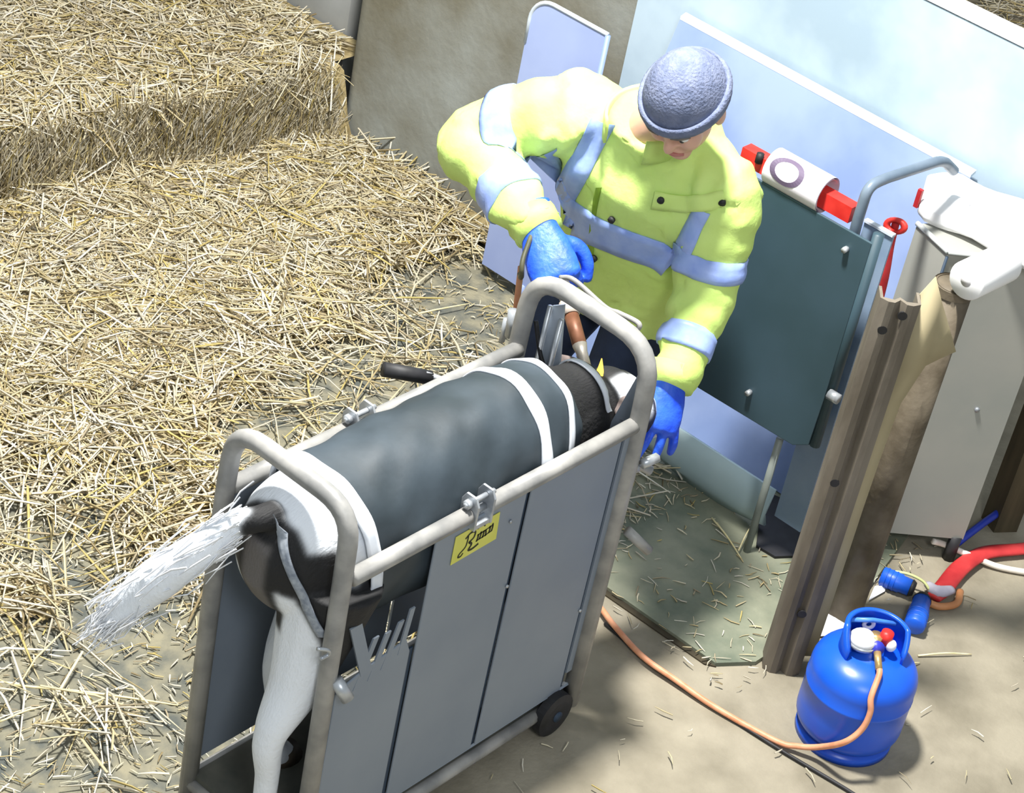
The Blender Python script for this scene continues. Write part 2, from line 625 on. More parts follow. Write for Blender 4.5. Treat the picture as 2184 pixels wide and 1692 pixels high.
def stalk(p0, p1, w, label, z=0.004):
    a = at_z(p0[0], p0[1], z); b = at_z(p1[0], p1[1], z)
    mid = (a + b) / 2 + np.array([0, 0, .006])
    o = tube('straw_stalk', [a, mid, b], [w, w, w * .6], MATS['stalk'], None, 6, 4)
    return tag(o, label, 'straw stalk', 'single loose straw stalks')


mat('stalk', (222, 206, 150), (236, 224, 184), 30, 0.6)
stalk((1958, 1399), (2072, 1396), .0026, 'long pale straw stalk on concrete right of the gas cylinder', .005)
stalk((1930, 1424), (1962, 1414), .0024, 'short straw stalk touching the right side of the gas cylinder', .005)
stalk((1518, 1105), (1580, 1190), .0026, 'pale stalk on the floor left of the thin steel leg', .02)
stalk((1575, 1175), (1598, 1128), .0022, 'stalk leaning up beside the foot of the thin steel leg', .03)
stalk((30, 1462), (380, 1505), .0032, 'very long pale stalk lying left of the crate bottom', .03)
stalk((0, 1540), (100, 1505), .0026, 'pale stalk at the left edge low in the picture', .03)
stalk((815, 690), (1000, 648), .0028, 'long yellow stalk on the bare floor left of the trousers', .03)

# ================================================================== CALF CRATE
CL, CW, CH = 0.873, 0.34, 0.861
crate = thing('calf_crate', (0, 0, 0), 'grey steel calf crate with tube rails holding the black and white calf', 'crate')


def plate(name, poly, y, t, m, parent):
    """poly in (x,z) at constant y"""
    return mk(name, *prism_vf([(a, y, b) for a, b in poly], (0, t, 0)), m, parent)


ZB = 0.115
# right hand side sheets (toward the camera)
o = plate('side_panel', [(0.022, ZB), (0.232, ZB), (0.232, 0.560), (0.215, 0.600), (0.10, 0.585), (0.022, 0.560)], -0.004, 0.006, M_crate, crate); bevel_obj(o, .003)
o = plate('side_panel', [(0.246, ZB), (0.516, ZB), (0.516, 0.846), (0.246, 0.846)], -0.006, 0.006, M_crate, crate); bevel_obj(o, .003)
o = plate('side_panel', [(0.530, ZB), (0.822, ZB), (0.822, 0.846), (0.530, 0.846)], -0.006, 0.006, M_crate, crate); bevel_obj(o, .003)
o = plate('side_panel', [(0.834, 0.16), (0.862, 0.16), (0.862, 0.846), (0.834, 0.846)], -0.004, 0.006, M_crate, crate)
for xs, zt in ((0.239, 0.56), (0.523, 0.846), (0.828, 0.846)):
    plate('panel_seam', [(xs - .007, ZB), (xs + .007, ZB), (xs + .007, zt), (xs - .007, zt)], 0.001, 0.004, M_seam, crate)
# bottom flange sloping inward
mk('bottom_flange', *prism_vf([(0.02, -0.006, ZB), (0.86, -0.006, ZB), (0.86, 0.03, 0.085), (0.02, 0.03, 0.085)], (0, 0.004, 0.004)), M_crate, crate)
# left hand side sheets
for xa, xb in ((0.022, 0.290), (0.302, 0.580), (0.592, 0.862)):
    o = plate('side_panel', [(xa, ZB), (xb, ZB), (xb, 0.846), (xa, 0.846)], CW, 0.006, M_crate, crate)
mk('floor_plate', *box_vf(0.0, CL, 0.01, CW - .01, 0.075, 0.09), mat('crate_floor', (70, 72, 66), (96, 94, 84), 10, 0.8), crate)

TR = 0.0185
for yy in (0.0, CW):
    tube('top_rail', [(0.015, yy, CH), (0.337, yy, CH)], TR, M_tube, crate, 14)
    tube('top_rail', [(0.392, yy, CH), (CL - 0.01, yy, CH)], TR, M_tube, crate, 14)
    br = thing_part = bpy.data.objects.new('hinge_bracket', None)
    # clevis: two lugs, a base, a bolt
    lug = [(yy - .022, CH - .03), (yy + .022, CH - .03), (yy + .024, CH + .03), (yy + .014, CH + .048), (yy - .012, CH + .048), (yy - .022, CH + .03)]
    bv = join(prism_vf([(0.338, a, b) for a, b in lug], (0.006, 0, 0)), prism_vf([(0.386, a, b) for a, b in lug], (0.006, 0, 0)),
              box_vf(0.34, 0.39, yy - .02, yy + .02, CH - .03, CH - .018))
    bo = mk('hinge_bracket', *bv, M_zinc, crate)
    bevel_obj(bo, .0015)
    tube('bolt', [(0.322, yy, CH + .03), (0.408, yy, CH + .03)], .006, M_zinc, bo, 10)
    tube('bolt_head', [(0.325, yy, CH + .03), (0.335, yy, CH + .03)], .011, M_zinc, bo, 6)
    tube('hinge_pin', [(0.345, yy, CH + .002), (0.385, yy, CH + .002)], .008, M_zinc, bo, 8)
bpy.data.objects.remove(br)

HR = 0.0195
tube('rear_hoop', bent([(0, 0.0, 0.02), (0, 0.008, 0.86), (0.0, 0.012, 1.02), (0.0, CW - .010, 1.02), (0.0, CW, 0.86), (0, CW, 0.02)], 0.085), HR, M_tube, crate, 14)
tube('head_hoop', bent([(CL, -.006, 0.05), (CL, -.004, 0.86), (CL, 0.006, 1.052), (CL, CW + .004, 1.058), (CL, CW + .012, 0.86), (CL, CW + .005, 0.05)], 0.1), 0.021, M_tube, crate, 14)
for xx in (0.0, CL):
    tube('base_tube', [(xx, 0.0, 0.06), (xx, CW, 0.06)], 0.016, M_tube, crate, 10)
for yy in (0.0, CW):
    tube('base_tube', [(0, yy, 0.07), (CL, yy, 0.07)], 0.016, M_tube, crate, 10)

# flaps torn at the front of the near side opening
for i, (xa, za, xb, zb, w) in enumerate([(0.052, .72, .105, .60, .016), (.12, .655, .08, .57, .008), (.155, .65, .12, .575, .008), (.19, .66, .155, .585, .008), (.218, .68, .20, .60, .007)]):
    mk('rubber_flap', *prism_vf([(xa - w, -.002, za), (xa + w, -.002, za), (xb + w, -.005, zb - .03), (xb - w, -.005, zb - .03)], (0, .004, 0)), M_crate, crate)
# head gate: cheek plates and chin bar
for pts in ([(0.905, .33, .60), (0.905, .305, .98), (.905, .275, 1.0), (.905, .25, .84), (.905, .27, .60)],):
    mk('head_gate', *prism_vf(pts, (.006, 0, 0)), M_crate, crate)
mk('head_gate', *prism_vf([(.905, .03, .60), (.905, .09, .60), (.905, .085, .80), (.905, .045, .96), (.905, .025, .96)], (.006, 0, 0)), M_crate, crate)
tube('chin_bar', [(.90, .02, .60), (.90, CW - .02, .60)], .014, M_tube, crate, 10)
for yy, zt in ((.312, .985), (.275, .97)):
    tube('gate_rod', [(.895, yy, .62), (.895, yy - .01, zt)], .006, M_zinc, crate, 8)
tube('gate_spring', [(.893, .33, .93), (.893, .30, .86), (.893, .262, .80), (.893, .25, .70)], .005, M_black, crate, 8, 6)
# thin wire loop behind the head hoop
lp = [at_x(1195, 592, .93), at_x(1225, 598, .93), at_x(1290, 655, .93), at_x(1320, 668, .93), at_x(1362, 690, .93), at_x(1352, 704, .93), at_x(1300, 690, .93)]
tube('wire_loop', lp, .006, M_tube, crate, 8, 6)
# levers and stubs
tube('lever', [(.70, CW + .005, .82), (.63, CW + .06, .85)], .007, M_zinc, crate, 8)
tube('lever_grip', [at_y(918, 806, CW + .055), at_y(818, 788, CW + .11)], [.016, .0165], M_black, crate, 12)
g0, g1 = at_x(1352, 985, .90), at_x(1388, 1005, .93)
tube('latch', [(.88, -.02, g0[2]), g0, g1], .011, M_zinc, crate, 10)
tube('latch_nut', [(.885, -.03, g0[2] + .02), (.93, -.035, g0[2] + .02)], .012, M_zinc, crate, 6)
tube('handle_stub', [at_x(1338, 1132, .89), at_x(1384, 1176, .93)], .012, M_tube, crate, 10)
tube('handle_stub', [at_y(716, 1450, -.008), at_y(742, 1492, -.035)], .014, M_zinc, crate, 12)
tube('latch_post', [at_x(1088, 718, .9), at_x(1095, 662, .9)], .012, M_zinc, crate, 10)
tube('latch_post', [at_x(1070, 728, .91), at_x(1080, 680, .91)], .007, M_zinc, crate, 8)
hk = at_y(690, 1392, -.012)
tube('chain_hook', [hk + np.array([-.02, 0, .02]), hk + np.array([.0, -.008, .012]), hk + np.array([.012, -.004, -.008]), hk + np.array([-.006, 0, -.014])], .004, M_zinc, crate, 8, 4)
for p in ((1088, 1112), (1080, 1250), (1236, 1302)):
    q = at_y(p[0], p[1], -.007)
    tube('panel_rivet', [q, q + np.array([0, -.004, 0])], .004, M_zinc, crate, 8)
# wheel at the far corner
wv = rings_vf([((.80, -.03 + dy, .062), (r_, 0, 0), (0, 0, r_)) for dy, r_ in ((0, .04), (.004, .058), (.026, .058), (.03, .04))], 24)
wo = mk('wheel', *wv, M_black, crate, False)
tube('hub', [(.80, -.034, .062), (.80, .0, .062)], .014, M_seam, wo, 10)
# yellow maker's sticker
sg = [at_y(960, 1206, -.0072), at_y(1057, 1149, -.0072), at_y(1066, 1092, -.0072), at_y(972, 1146, -.0072)]
st = mk('sticker', *prism_vf(sg, (0, -.0012, 0)), M_yellow, crate)
sx0, sx1 = sg[0][0], sg[1][0]
sz0, sz1 = sg[0][2], sg[3][2]


def ink(pts, w):
    """a flat brush stroke printed on the sticker, pts in 0..1 sticker units"""
    P3 = []
    for u, v in catmull(pts, 5):
        a = (1 - v) * (sg[0] * (1 - u) + sg[1] * u) + v * (sg[3] * (1 - u) + sg[2] * u)
        P3.append(a)
    L_, R_ = [], []
    for i, p in enumerate(P3):
        t = P3[min(i + 1, len(P3) - 1)] - P3[max(i - 1, 0)]
        t = t / (np.linalg.norm(t) + 1e-9)
        s = np.array([-t[2], 0, t[0]])
        L_.append(p + s * w + np.array([0, -.0016, 0])); R_.append(p - s * w + np.array([0, -.0016, 0]))
    n = len(P3)
    F = [(i, i + 1, n + i + 1, n + i) for i in range(n - 1)]
    mk('lettering', L_ + R_, F, M_ink, st)


ink([(.24, .22), (.20, .14), (.14, .16), (.16, .26), (.27, .40), (.30, .62), (.30, .78)], .0022)
ink([(.24, .72), (.34, .84), (.45, .80), (.44, .60), (.33, .50)], .0026)
ink([(.35, .50), (.41, .38), (.36, .22), (.45, .18), (.58, .24)], .0030)
ink([(.50, .84), (.60, .90), (.68, .80)], .0018)
for a, b in (((.52, .36), (.54, .62)), ((.58, .40), (.60, .66)), ((.65, .38), (.66, .64)), ((.72, .38), (.70, .64)), ((.79, .42), (.80, .68)), ((.85, .44), (.86, .72))):
    ink([a, ((a[0] + b[0]) / 2 + .01, (a[1] + b[1]) / 2), b], .0026)
for v in (.40, .60):
    ink([(.52, v), (.66, v + .01), (.86, v + .05)], .0017)

# ================================================================== CALF
calf = thing('calf', (0.35, 0.17, 0.09), 'black and white calf wearing a slate coat inside the steel crate', 'calf')
CY = 0.168


def body_ring(x):
    """centre z, half width, half height of the trunk at x"""
    xs = [-.075, -.06, -.02, .05, .15, .3, .5, .65, .75, .82, .90]
    zc = [.82, .82, .82, .815, .80, .79, .785, .79, .80, .805, .815]
    hy = [.04, .075, .112, .130, .136, .140, .140, .128, .105, .082, .070]
    hz = [.05, .09, .130, .155, .172, .188, .190, .178, .150, .115, .095]
    return np.interp(x, xs, zc), np.interp(x, xs, hy), np.interp(x, xs, hz)


def leg_vf(pts, rad):
    pp = catmull(pts, 5)
    rr = np.interp(np.linspace(0, len(pts) - 1, len(pp)), range(len(pts)), rad)
    return tube_vf(pp, rr, 14)


xs = np.linspace(-.075, .90, 26)
trunk = rings_vf([((x, CY, body_ring(x)[0]), (0, body_ring(x)[1], 0), (0, 0, body_ring(x)[2])) for x in xs], 32, True, 2.2)
parts = [trunk]
for sgn, yl in ((-1, CY - .078), (1, CY + .078)):
    dx = 0.0 if sgn < 0 else .17
    parts.append(leg_vf([(.07 + dx, yl, .78), (.05 + dx, yl - .004 * sgn, .66), (.01 + dx, yl, .53), (-.045 + dx, yl, .415), (-.035 + dx, yl, .30), (-.03 + dx, yl, .18), (-.01 + dx, yl, .125), (.015 + dx, yl, .105)],
                        [.105, .085, .058, .034, .026, .024, .028, .030]))
    parts.append(ell_vf((-.052 + dx, yl, .425), (.02, .02, .03)))          # point of hock
    parts.append(leg_vf([(.62, yl, .70), (.62, yl, .55), (.635, yl, .36), (.62, yl, .20), (.64, yl, .105)], [.08, .055, .034, .026, .03]))
# neck and head: the head is pushed through the gate and held low
parts.append(leg_vf([(.76, CY, .80), (.86, CY + .004, .80), (.95, CY + .0, .775)], [.11, .088, .080]))
parts.append(leg_vf([(.94, CY - .005, .785), (1.01, CY - .012, .765), (1.09, CY - .02, .71), (1.15, CY - .025, .665), (1.175, CY - .027, .645)], [.070, .078, .060, .046, .034]))
parts.append(ell_vf((.985, CY - .01, .83), (.045, .055, .028)))           # poll
# tail: root on the rump, then carried out and down to the left
tail_p = [(-.03, CY, .925), (-.075, CY + .006, .93), (-.10, CY + .04, .905), (-.14, CY + .085, .83), (-.185, CY + .14, .745), (-.225, CY + .185, .66), (-.25, CY + .21, .61)]
parts.append(leg_vf(tail_p, [.030, .026, .028, .038, .044, .034, .010]))
body = union('body', parts, 0.0055, 8, None, calf)
body['label'] = 'black hide with white rump top, white legs and tail'
# hide: black and white patches by place on the body
m = bpy.data.materials.new('calf_hide'); m.use_nodes = True
nt = m.node_tree
b = nt.nodes['Principled BSDF']; b.inputs['Roughness'].default_value = 0.75
at_ = nt.nodes.new('ShaderNodeAttribute'); at_.attribute_name = 'tint'
nt.links.new(at_.outputs['Color'], b.inputs['Base Color'])
nz = nt.nodes.new('ShaderNodeTexNoise'); nz.inputs['Scale'].default_value = 90
bp = nt.nodes.new('ShaderNodeBump'); bp.inputs['Strength'].default_value = .35; bp.inputs['Distance'].default_value = .006
nt.links.new(nz.outputs['Fac'], bp.inputs['Height']); nt.links.new(bp.outputs['Normal'], b.inputs['Normal'])
MATS['calf_hide'] = m
body.data.materials.clear(); body.data.materials.append(m)
vc = np.array([v.co[:] for v in body.data.vertices])
X_, Y_, Z_ = vc.T
nzv = noise2(X_ * 6, Y_ * 6 + Z_ * 5, 11, 3, 1.0)
white = np.zeros(len(X_))
rump = (X_ > -.030 + .006 * nzv + .12 * np.clip(.93 - Z_, 0, .2) * (Y_ < CY)) & (X_ < .14) & (Z_ > .885 + .010 * nzv)
rump |= (X_ > .035 + .006 * nzv) & (X_ < .11) & (Y_ < CY - .06) & (Z_ > .79 + .01 * nzv)
tail = (X_ < -.088) & (Y_ > CY + .012)
legs = (Z_ < .60 + .012 * nzv + np.clip(.02 - X_, -.01, .06) * 3.0) & (X_ < .3) & ~((np.abs(Y_ - CY) < .05) & (Z_ > .66))
fore = (Z_ < .45) & (X_ > .3)
face = (X_ > .955) & (X_ < 1.08) & (Y_ < CY - .022 + .004 * nzv) & (Z_ > .74)
face |= (X_ > 1.10)
white[rump | tail | legs | fore | face] = 1
blackc = np.array(lin((26, 26, 28))[:3]); whitec = np.array(lin((236, 240, 246))[:3]); greyc = np.array(lin((104, 100, 98))[:3])
cc = np.where(white[:, None] > .5, whitec, blackc)
under = (X_ < -.03) & (Z_ < .88) & (Z_ > .70) & (np.abs(Y_ - CY) < .03) & ~tail
cc = np.where(under[:, None], greyc, cc)
_ed = np.array([e.vertices[:] for e in body.data.edges])
for _ in range(4):
    acc = np.zeros_like(cc); cnt = np.zeros(len(cc))
    np.add.at(acc, _ed[:, 0], cc[_ed[:, 1]]); np.add.at(acc, _ed[:, 1], cc[_ed[:, 0]])
    np.add.at(cnt, _ed[:, 0], 1); np.add.at(cnt, _ed[:, 1], 1)
    cc = .4 * cc + .6 * acc / cnt[:, None]
ta = body.data.attributes.new('tint', 'FLOAT_COLOR', 'POINT')
ta.data.foreach_set('color', np.concatenate([cc, np.ones((len(cc), 1))], 1).reshape(-1).astype(np.float32))
# tail switch: long white hairs
n = 900
tp = np.array(catmull(tail_p, 10))
k = rng.integers(22, len(tp) - 1, n)
Pt = tp[k] + rng.normal(0, .018, (n, 3)) * np.array([1, 1, 1])
Dt = (tp[np.minimum(k + 3, len(tp) - 1)] - tp[k - 3]) + rng.normal(0, .007, (n, 3))
o = strands('tail_switch', Pt, Dt, rng.uniform(.05, .10, n), rng.uniform(.0014, .0026, n), np.tile(np.array(lin((246, 248, 252))[:3]), (n, 1)), calf, .08)
o['kind'] = 'stuff'; o['label'] = 'long white hairs at the end of the tail'
# ears
for sgn in (1, -1):
    c0 = np.array([.955, CY + sgn * .05 - .008, .822])
    c1 = c0 + np.array([-.025, sgn * .095, .012])
    rg = []
    for t in np.linspace(0, 1, 9):
        w = .012 + .030 * math.sin(math.pi * min(1, t * 0.95 + .05)) ** .8 * (1 - .25 * t)
        rg.append((c0 * (1 - t) + c1 * t, (w, 0, w * .25), (0, 0, .006)))
    mk('ear', *rings_vf(rg, 12), mat('ear_hide', (92, 82, 80), (128, 114, 110), 14, 0.8), calf, True)
# eyes, hooves
for sgn in (1, -1):
    mk('eye', *ell_vf((1.035, CY - .015 + sgn * .062, .765), (.014, .008, .011)), M_black, calf, True)
for sgn, yl in ((-1, CY - .078), (1, CY + .078)):
    for xx in ((.02 if sgn < 0 else .19), .645):
        mk('hoof', *rings_vf([((xx, yl, .09), (.045, 0, 0), (0, .034, 0)), ((xx - .008, yl, .125), (.034, 0, 0), (0, .028, 0))], 14),
           mat('hoof_horn', (70, 60, 50), (96, 84, 70), 20, 0.5), calf, True)


# coat
def coat_pt(x, th, extra=0.010):
    zc, hy, hz = body_ring(x)
    ct, st = math.cos(th), math.sin(th)
    e = 2 / 2.2
    wr = .0025 * math.sin(th * 9 + x * 40) * math.sin(x * 23) + .002 * math.sin(th * 5 - x * 31)
    return np.array([x + .0, CY + (hy + extra + wr) * math.copysign(abs(ct) ** e, ct), zc + (hz + extra + wr) * math.copysign(abs(st) ** e, st)])


def coat_piece(name, x0, x1, th0, th1, extra, m, parent, nx=40, nt_=40, thick=.004, skew=0.0, rim=None):
    V, F = [], []
    for lay_ in (0, 1):
        for i in range(nx + 1):
            for j in range(nt_ + 1):
                th = th0 + (th1 - th0) * j / nt_
                xx = x0 + (x1 - x0) * i / nx + skew * (math.sin(th) - 1)
                V.append(coat_pt(xx, th, extra - lay_ * thick))
    N = (nx + 1) * (nt_ + 1)
    w = nt_ + 1
    for i in range(nx):
        for j in range(nt_):
            a = i * w + j
            F.append((a, a + 1, a + w + 1, a + w))
            F.append((N + a, N + a + w, N + a + w + 1, N + a + 1))
    for i in range(nx):
        for j in (0, nt_):
            a = i * w + j
            F.append((a, a + w, N + a + w, N + a))
    for j in range(nt_):
        for i in (0, nx):
            a = i * w + j
            F.append((a, a + 1, N + a + 1, N + a))
    return mk(name, V, F, m, parent, True)


TH0, TH1 = -0.95, math.pi + 0.95
coat = coat_piece('coat', .075, .735, TH0, TH1, .012, M_coat, calf, 60, 60, skew=-.035)
coat['label'] = 'slate grey padded calf coat with white edging'
coat_piece('edge_binding', .062, .094, TH0, TH1, .0165, M_bind, coat, 4, 60, skew=-.035)
coat_piece('chest_strap', .600, .635, TH0, TH1, .0165, M_bind, coat, 4, 60, skew=.01)
coat_piece('edge_binding', .716, .736, TH0, TH1, .0165, M_bind, coat, 3, 60, skew=.02)
# collar strap and the strap round the hind leg
bvh_body = bvh_of(body)
row = []
for th in np.linspace(.2, math.pi - .2, 30):
    p = np.array([.875, CY, .81]) + np.array([-.03 * math.sin(th) + .03, math.cos(th) * .10, math.sin(th) * .12])
    row.append([p + np.array([d, 0, 0]) for d in (-.009, 0, .009)])
drape_strip('collar', row, bvh_body, .006, M_bind, calf)
ls = [at_x(592, 1105, -.062), at_x(610, 1180, -.05), at_x(648, 1265, -.03), at_x(690, 1350, .0)]
rows = []
for p in catmull(ls, 8):
    rows.append([p + np.array([0, d, 0]) for d in (.012, .004, -.004, -.012)])
drape_strip('leg_strap', rows, bvh_body, .007, mat('strap_grey', (120, 128, 140), (170, 176, 184), 60, 0.7), coat)

# ================================================================== GAS CYLINDER
cx, cy = at_z(1797, 1562)[:2]
gc = thing('gas_cylinder', (cx, cy, 0), 'bright blue squat gas cylinder with collar standing on the concrete', 'gas cylinder')


def lathe(name, prof, m, parent, c=(0, 0), seg=48, a0=0, a1=2 * math.pi):
    full = abs(a1 - a0 - 2 * math.pi) < 1e-6
    V, F = [], []
    ns = seg if full else seg + 1
    for r, z in prof:
        for k in range(ns):
            th = a0 + (a1 - a0) * k / seg
            V.append((c[0] + r * math.cos(th), c[1] + r * math.sin(th), z))
    for i in range(len(prof) - 1):
        for k in range(seg):
            k2 = (k + 1) % ns
            F.append((i * ns + k, i * ns + k2, (i + 1) * ns + k2, (i + 1) * ns + k))
    return mk(name, V, F, m, parent, True)


CR = 0.129
prof = [(0, .018), (CR * .86, .016), (CR * .88, .0), (CR * .92, .0), (CR * .92, .022)]
for a in np.linspace(-80, 0, 7): prof.append((CR - .045 + .045 * math.cos(math.radians(a)), .065 + .045 * math.sin(math.radians(a))))
prof += [(CR, .10), (CR, .155), (CR + .0015, .157), (CR + .0015, .163), (CR, .165), (CR, .20)]
for a in np.linspace(8, 82, 9): prof.append((CR - .085 + .085 * math.cos(math.radians(a)), .20 + .065 * math.sin(math.radians(a))))
prof += [(.03, .268), (.028, .282), (0, .282)]
lathe('tank', prof, M_blue, gc, (cx, cy))
# collar, open toward the camera side
th_open = math.atan2(_r[1] * .15 - _fw[1], _r[0] * .15 - _fw[0])
gap = math.radians(62)
ro = .078
cprof = [(ro, .245), (ro, .30), (ro + .002, .352), (ro - .004, .356), (ro - .012, .352), (ro - .008, .345), (ro - .006, .245)]
V, F = [], []
seg = 44
for k in range(seg + 1):
    t = k / seg
    th = th_open + gap + (2 * math.pi - 2 * gap) * t
    hh = .36 + .44 * min(1, math.sin(math.pi * t) * 2.4)
    for r_, z_ in cprof:
        z2 = .245 + (z_ - .245) * hh
        V.append((cx + r_ * math.cos(th), cy + r_ * math.sin(th), z2))
L = len(cprof)
for k in range(seg):
    for i in range(L):
        F.append((k * L + i, k * L + (i + 1) % L, (k + 1) * L + (i + 1) % L, (k + 1) * L + i))
F += [tuple(range(L)), tuple(seg * L + i for i in range(L))]
co = mk('collar', V, F, M_blue, gc, True)
thb = th_open + math.pi
bd = np.array([math.cos(thb), math.sin(thb), 0]); bs = np.array([-bd[1], bd[0], 0])
c3 = np.array([cx, cy, 0])
tube('carry_bar', [c3 + bd * .046 + bs * .055 + np.array([0, 0, .315]), c3 + bd * .05 + np.array([0, 0, .317]), c3 + bd * .046 - bs * .055 + np.array([0, 0, .315])], .006, mat('bar_blue', (60, 120, 220), (90, 150, 235), 20, .35), co, 10)
rg = [(c3 + bd * .066 + np.array([0, 0, .318]), ) for _ in range(1)]
V, F = [], []
for i in range(24):
    a = 2 * math.pi * i / 24
    cc_ = c3 + bd * .0675 + np.array([0, 0, .290])
    rd = bs * math.cos(a) + np.array([0, 0, 1.0]) * math.sin(a)
    for j in range(8):
        b_ = 2 * math.pi * j / 8
        V.append(cc_ + rd * (.0115 + .0055 * math.cos(b_)) - bd * (.004 * math.sin(b_) + .002))
for i in range(24):
    for j in range(8):
        F.append((i * 8 + j, i * 8 + (j + 1) % 8, ((i + 1) % 24) * 8 + (j + 1) % 8, ((i + 1) % 24) * 8 + j))
mk('tag_ring', V, F, M_white, co, True)
# regulator: pale dome, red knob, blue body, hose tail
fd = -bd
left = np.array([-_r[0], -_r[1], 0]); left /= np.linalg.norm(left)
rgc = c3 + left * .03 + fd * .004 + np.array([0, 0, .30])
rg = mk('regulator', *ell_vf(rgc, (.034, .034, .02)), mat('regulator_white', (214, 218, 222), (236, 238, 240), 14, .4), gc, True)
mk('regulator_rim', *rings_vf([(rgc + np.array([0, 0, -.004]), (.037, 0, 0), (0, .037, 0)), (rgc + np.array([0, 0, -.012]), (.037, 0, 0), (0, .037, 0))], 24), M_zinc, rg, True)
tube('valve', [c3 + np.array([0, 0, .27]), c3 + np.array([0, 0, .315])], .016, M_brass, gc, 12)
tube('valve_knob', [c3 - left * .022 + np.array([0, 0, .297]), c3 - left * .024 + np.array([0, 0, .327])], [.017, .015], M_red, gc, 14)
tube('clip_on', [c3 + fd * .008 + np.array([0, 0, .285]), c3 + fd * .03 + np.array([0, 0, .30])], .017, mat('blue_knob', (40, 46, 170), (70, 80, 200), 14, .4), gc, 12)
mk('valve_cap', *ell_vf(c3 - left * .036 + fd * .012 + np.array([0, 0, .298]), (.013, .013, .016)), M_white, gc, True)
n0 = c3 + fd * .035 + np.array([0, 0, .292]); n1 = c3 + fd * .075 + np.array([0, 0, .275])
tube('hose_tail', [n0, n1], .009, M_brass, gc, 10)

# hose: from the cylinder over the floor, under the crate to the torch
def at_fd(x, y, dist):
    d = _fw * FPX + _r * (x - 1092) - _u * (y - 846)
    q0 = c3 + fd * dist
    return CAM + d * (((q0 - CAM) @ fd) / (d @ fd))


hz_ = [n1 - fd * .012, n1 + fd * .012 + np.array([0, 0, -.004]), at_fd(1858, 1488, .128), at_fd(1856, 1520, .142), at_fd(1838, 1556, .150), at_fd(1800, 1584, .155)]
hz_ += [at_z(1745, 1594, .045), at_z(1700, 1592, .022), at_z(1655, 1581, .012), at_z(1530, 1512, .012), at_z(1440, 1450, .018), at_z(1370, 1400, .02), at_z(1310, 1335, .02), at_z(1275, 1290, .02), np.array([1.26, .33, .02]), np.array([1.18, .46, .05]),
        np.array([1.10, .50, .35]), np.array([1.09, .52, .65]), np.array([1.10, .55, .88])]
ho = tube('gas_hose', hz_, .0075, M_hose, None, 10, 8)
tag(ho, 'orange rubber gas hose running from the blue cylinder across the floor', 'hose')
tube_o = tube('power_cable', [at_z(1290, 1330, .006), at_z(1420, 1440, .006), at_z(1640, 1585, .006), at_z(1830, 1700, .006), at_z(1950, 1790, .006)], .0045, M_black, None, 8, 6)
tag(tube_o, 'thin black cable on the concrete below the orange hose', 'cable')

# ================================================================== STEEL STAND (right of the person)
stand = thing('steel_stand', (1.72, .2, 0), 'upright dark steel plate with bolts, thin leg and bent tube handle', 'stand')
PX = 1.70
pl = [at_x(1585, 362, PX), at_x(1862, 521, PX), at_x(1757, 853, PX), at_x(1724, 950, PX), at_x(1690, 950, PX), at_x(1440, 800, PX)]
pl[0] = np.array([PX, .44, 1.037]); pl[1] = np.array([PX, .003, 1.037]); pl[5] = np.array([PX, .44, .405])
o = mk('plate', *prism_vf(pl, (.008, 0, 0)), M_darkplate, stand)
bevel_obj(o, .002)
for p in ((1806, 531), (1600, 836)):
    q = at_x(p[0], p[1], PX)
    tube('bolt', [q + np.array([.002, 0, 0]), q - np.array([.014, 0, 0])], .008, M_zinc, stand, 6)
tube('leg', [at_x(1664, 935, 1.735), (1.735, .103, .006)], .010, mat('leg_grey', (120, 128, 124), (140, 146, 140), 10, .5), stand, 10)
tube('side_tube', [(1.715, -.004, .44), (1.715, .0, 1.06)], .014, M_darkplate, stand, 10)
q = at_x(1768, 840, 1.69)
tube('latch', [q, q + np.array([0, -.03, .0])], .014, M_zinc, stand, 8)
tube('handle_tube', bent([at_y(1800, 600, .07), at_y(1826, 480, .07), at_y(1852, 398, .07), at_y(1885, 382, .068), at_y(2012, 341, .05), at_y(2034, 364, .048)], .035), .0135,
     mat('handle_grey', (86, 102, 118), (112, 126, 142), 10, .4), stand, 12)
# narrow galvanised strip beside it
e0, e1 = at_x(1846, 466, 1.79), at_x(1905, 506, 1.79)
o = mk('side_strip', *prism_vf([(1.79, e0[1], .12), (1.79, e1[1], .12), (1.79, e1[1], e1[2]), (1.79, e0[1], e1[2])], (.006, 0, 0)), mat('strip_galv', (128, 150, 176), (150, 168, 190), 6, .45), stand)
mk('strip_lip', *box_vf(1.785, 1.80, e1[1], e0[1], e1[2], e1[2] + .006), M_galv2, stand)
# curved kick panel low down
V, F = [], []
nk = 14
for i in range(nk + 1):
    t = i / nk
    yk = .125 + .44 * t
    zb = .035 + .0 * t - .025 * math.sin(math.pi * min(1, t * 1.1)) + .05 * max(0, t - .8) * 4
    for s_, (dx, zz) in enumerate(((0, .155), (-.02, .12), (-.028, .08), (-.02, .05), (.0, max(.012, zb)), (.008, max(.012, zb)), (-.012, .08), (.008, .155))):
        V.append((1.835 + dx, yk, zz))
for i in range(nk):
    for k in range(8):
        F.append((i * 8 + k, i * 8 + (k + 1) % 8, (i + 1) * 8 + (k + 1) % 8, (i + 1) * 8 + k))
F += [tuple(range(8)), tuple(nk * 8 + k for k in range(8))]
mk('kick_panel', V, F, mat('kick_grey', (172, 194, 198), (188, 208, 210), 4, .5), stand, True)

# shade under the sheets, put in as a black slab on the floor
mo = mk('floor_shade', *prism_vf([at_z(x_, y_, .013) for x_, y_ in ((1628, 1050), (1735, 1100), (1700, 1190), (1652, 1192), (1612, 1168))], (0, 0, .008)), M_black)
tag(mo, 'black slab put in as shade on the floor between the thin leg and rusty post', 'shade patch')

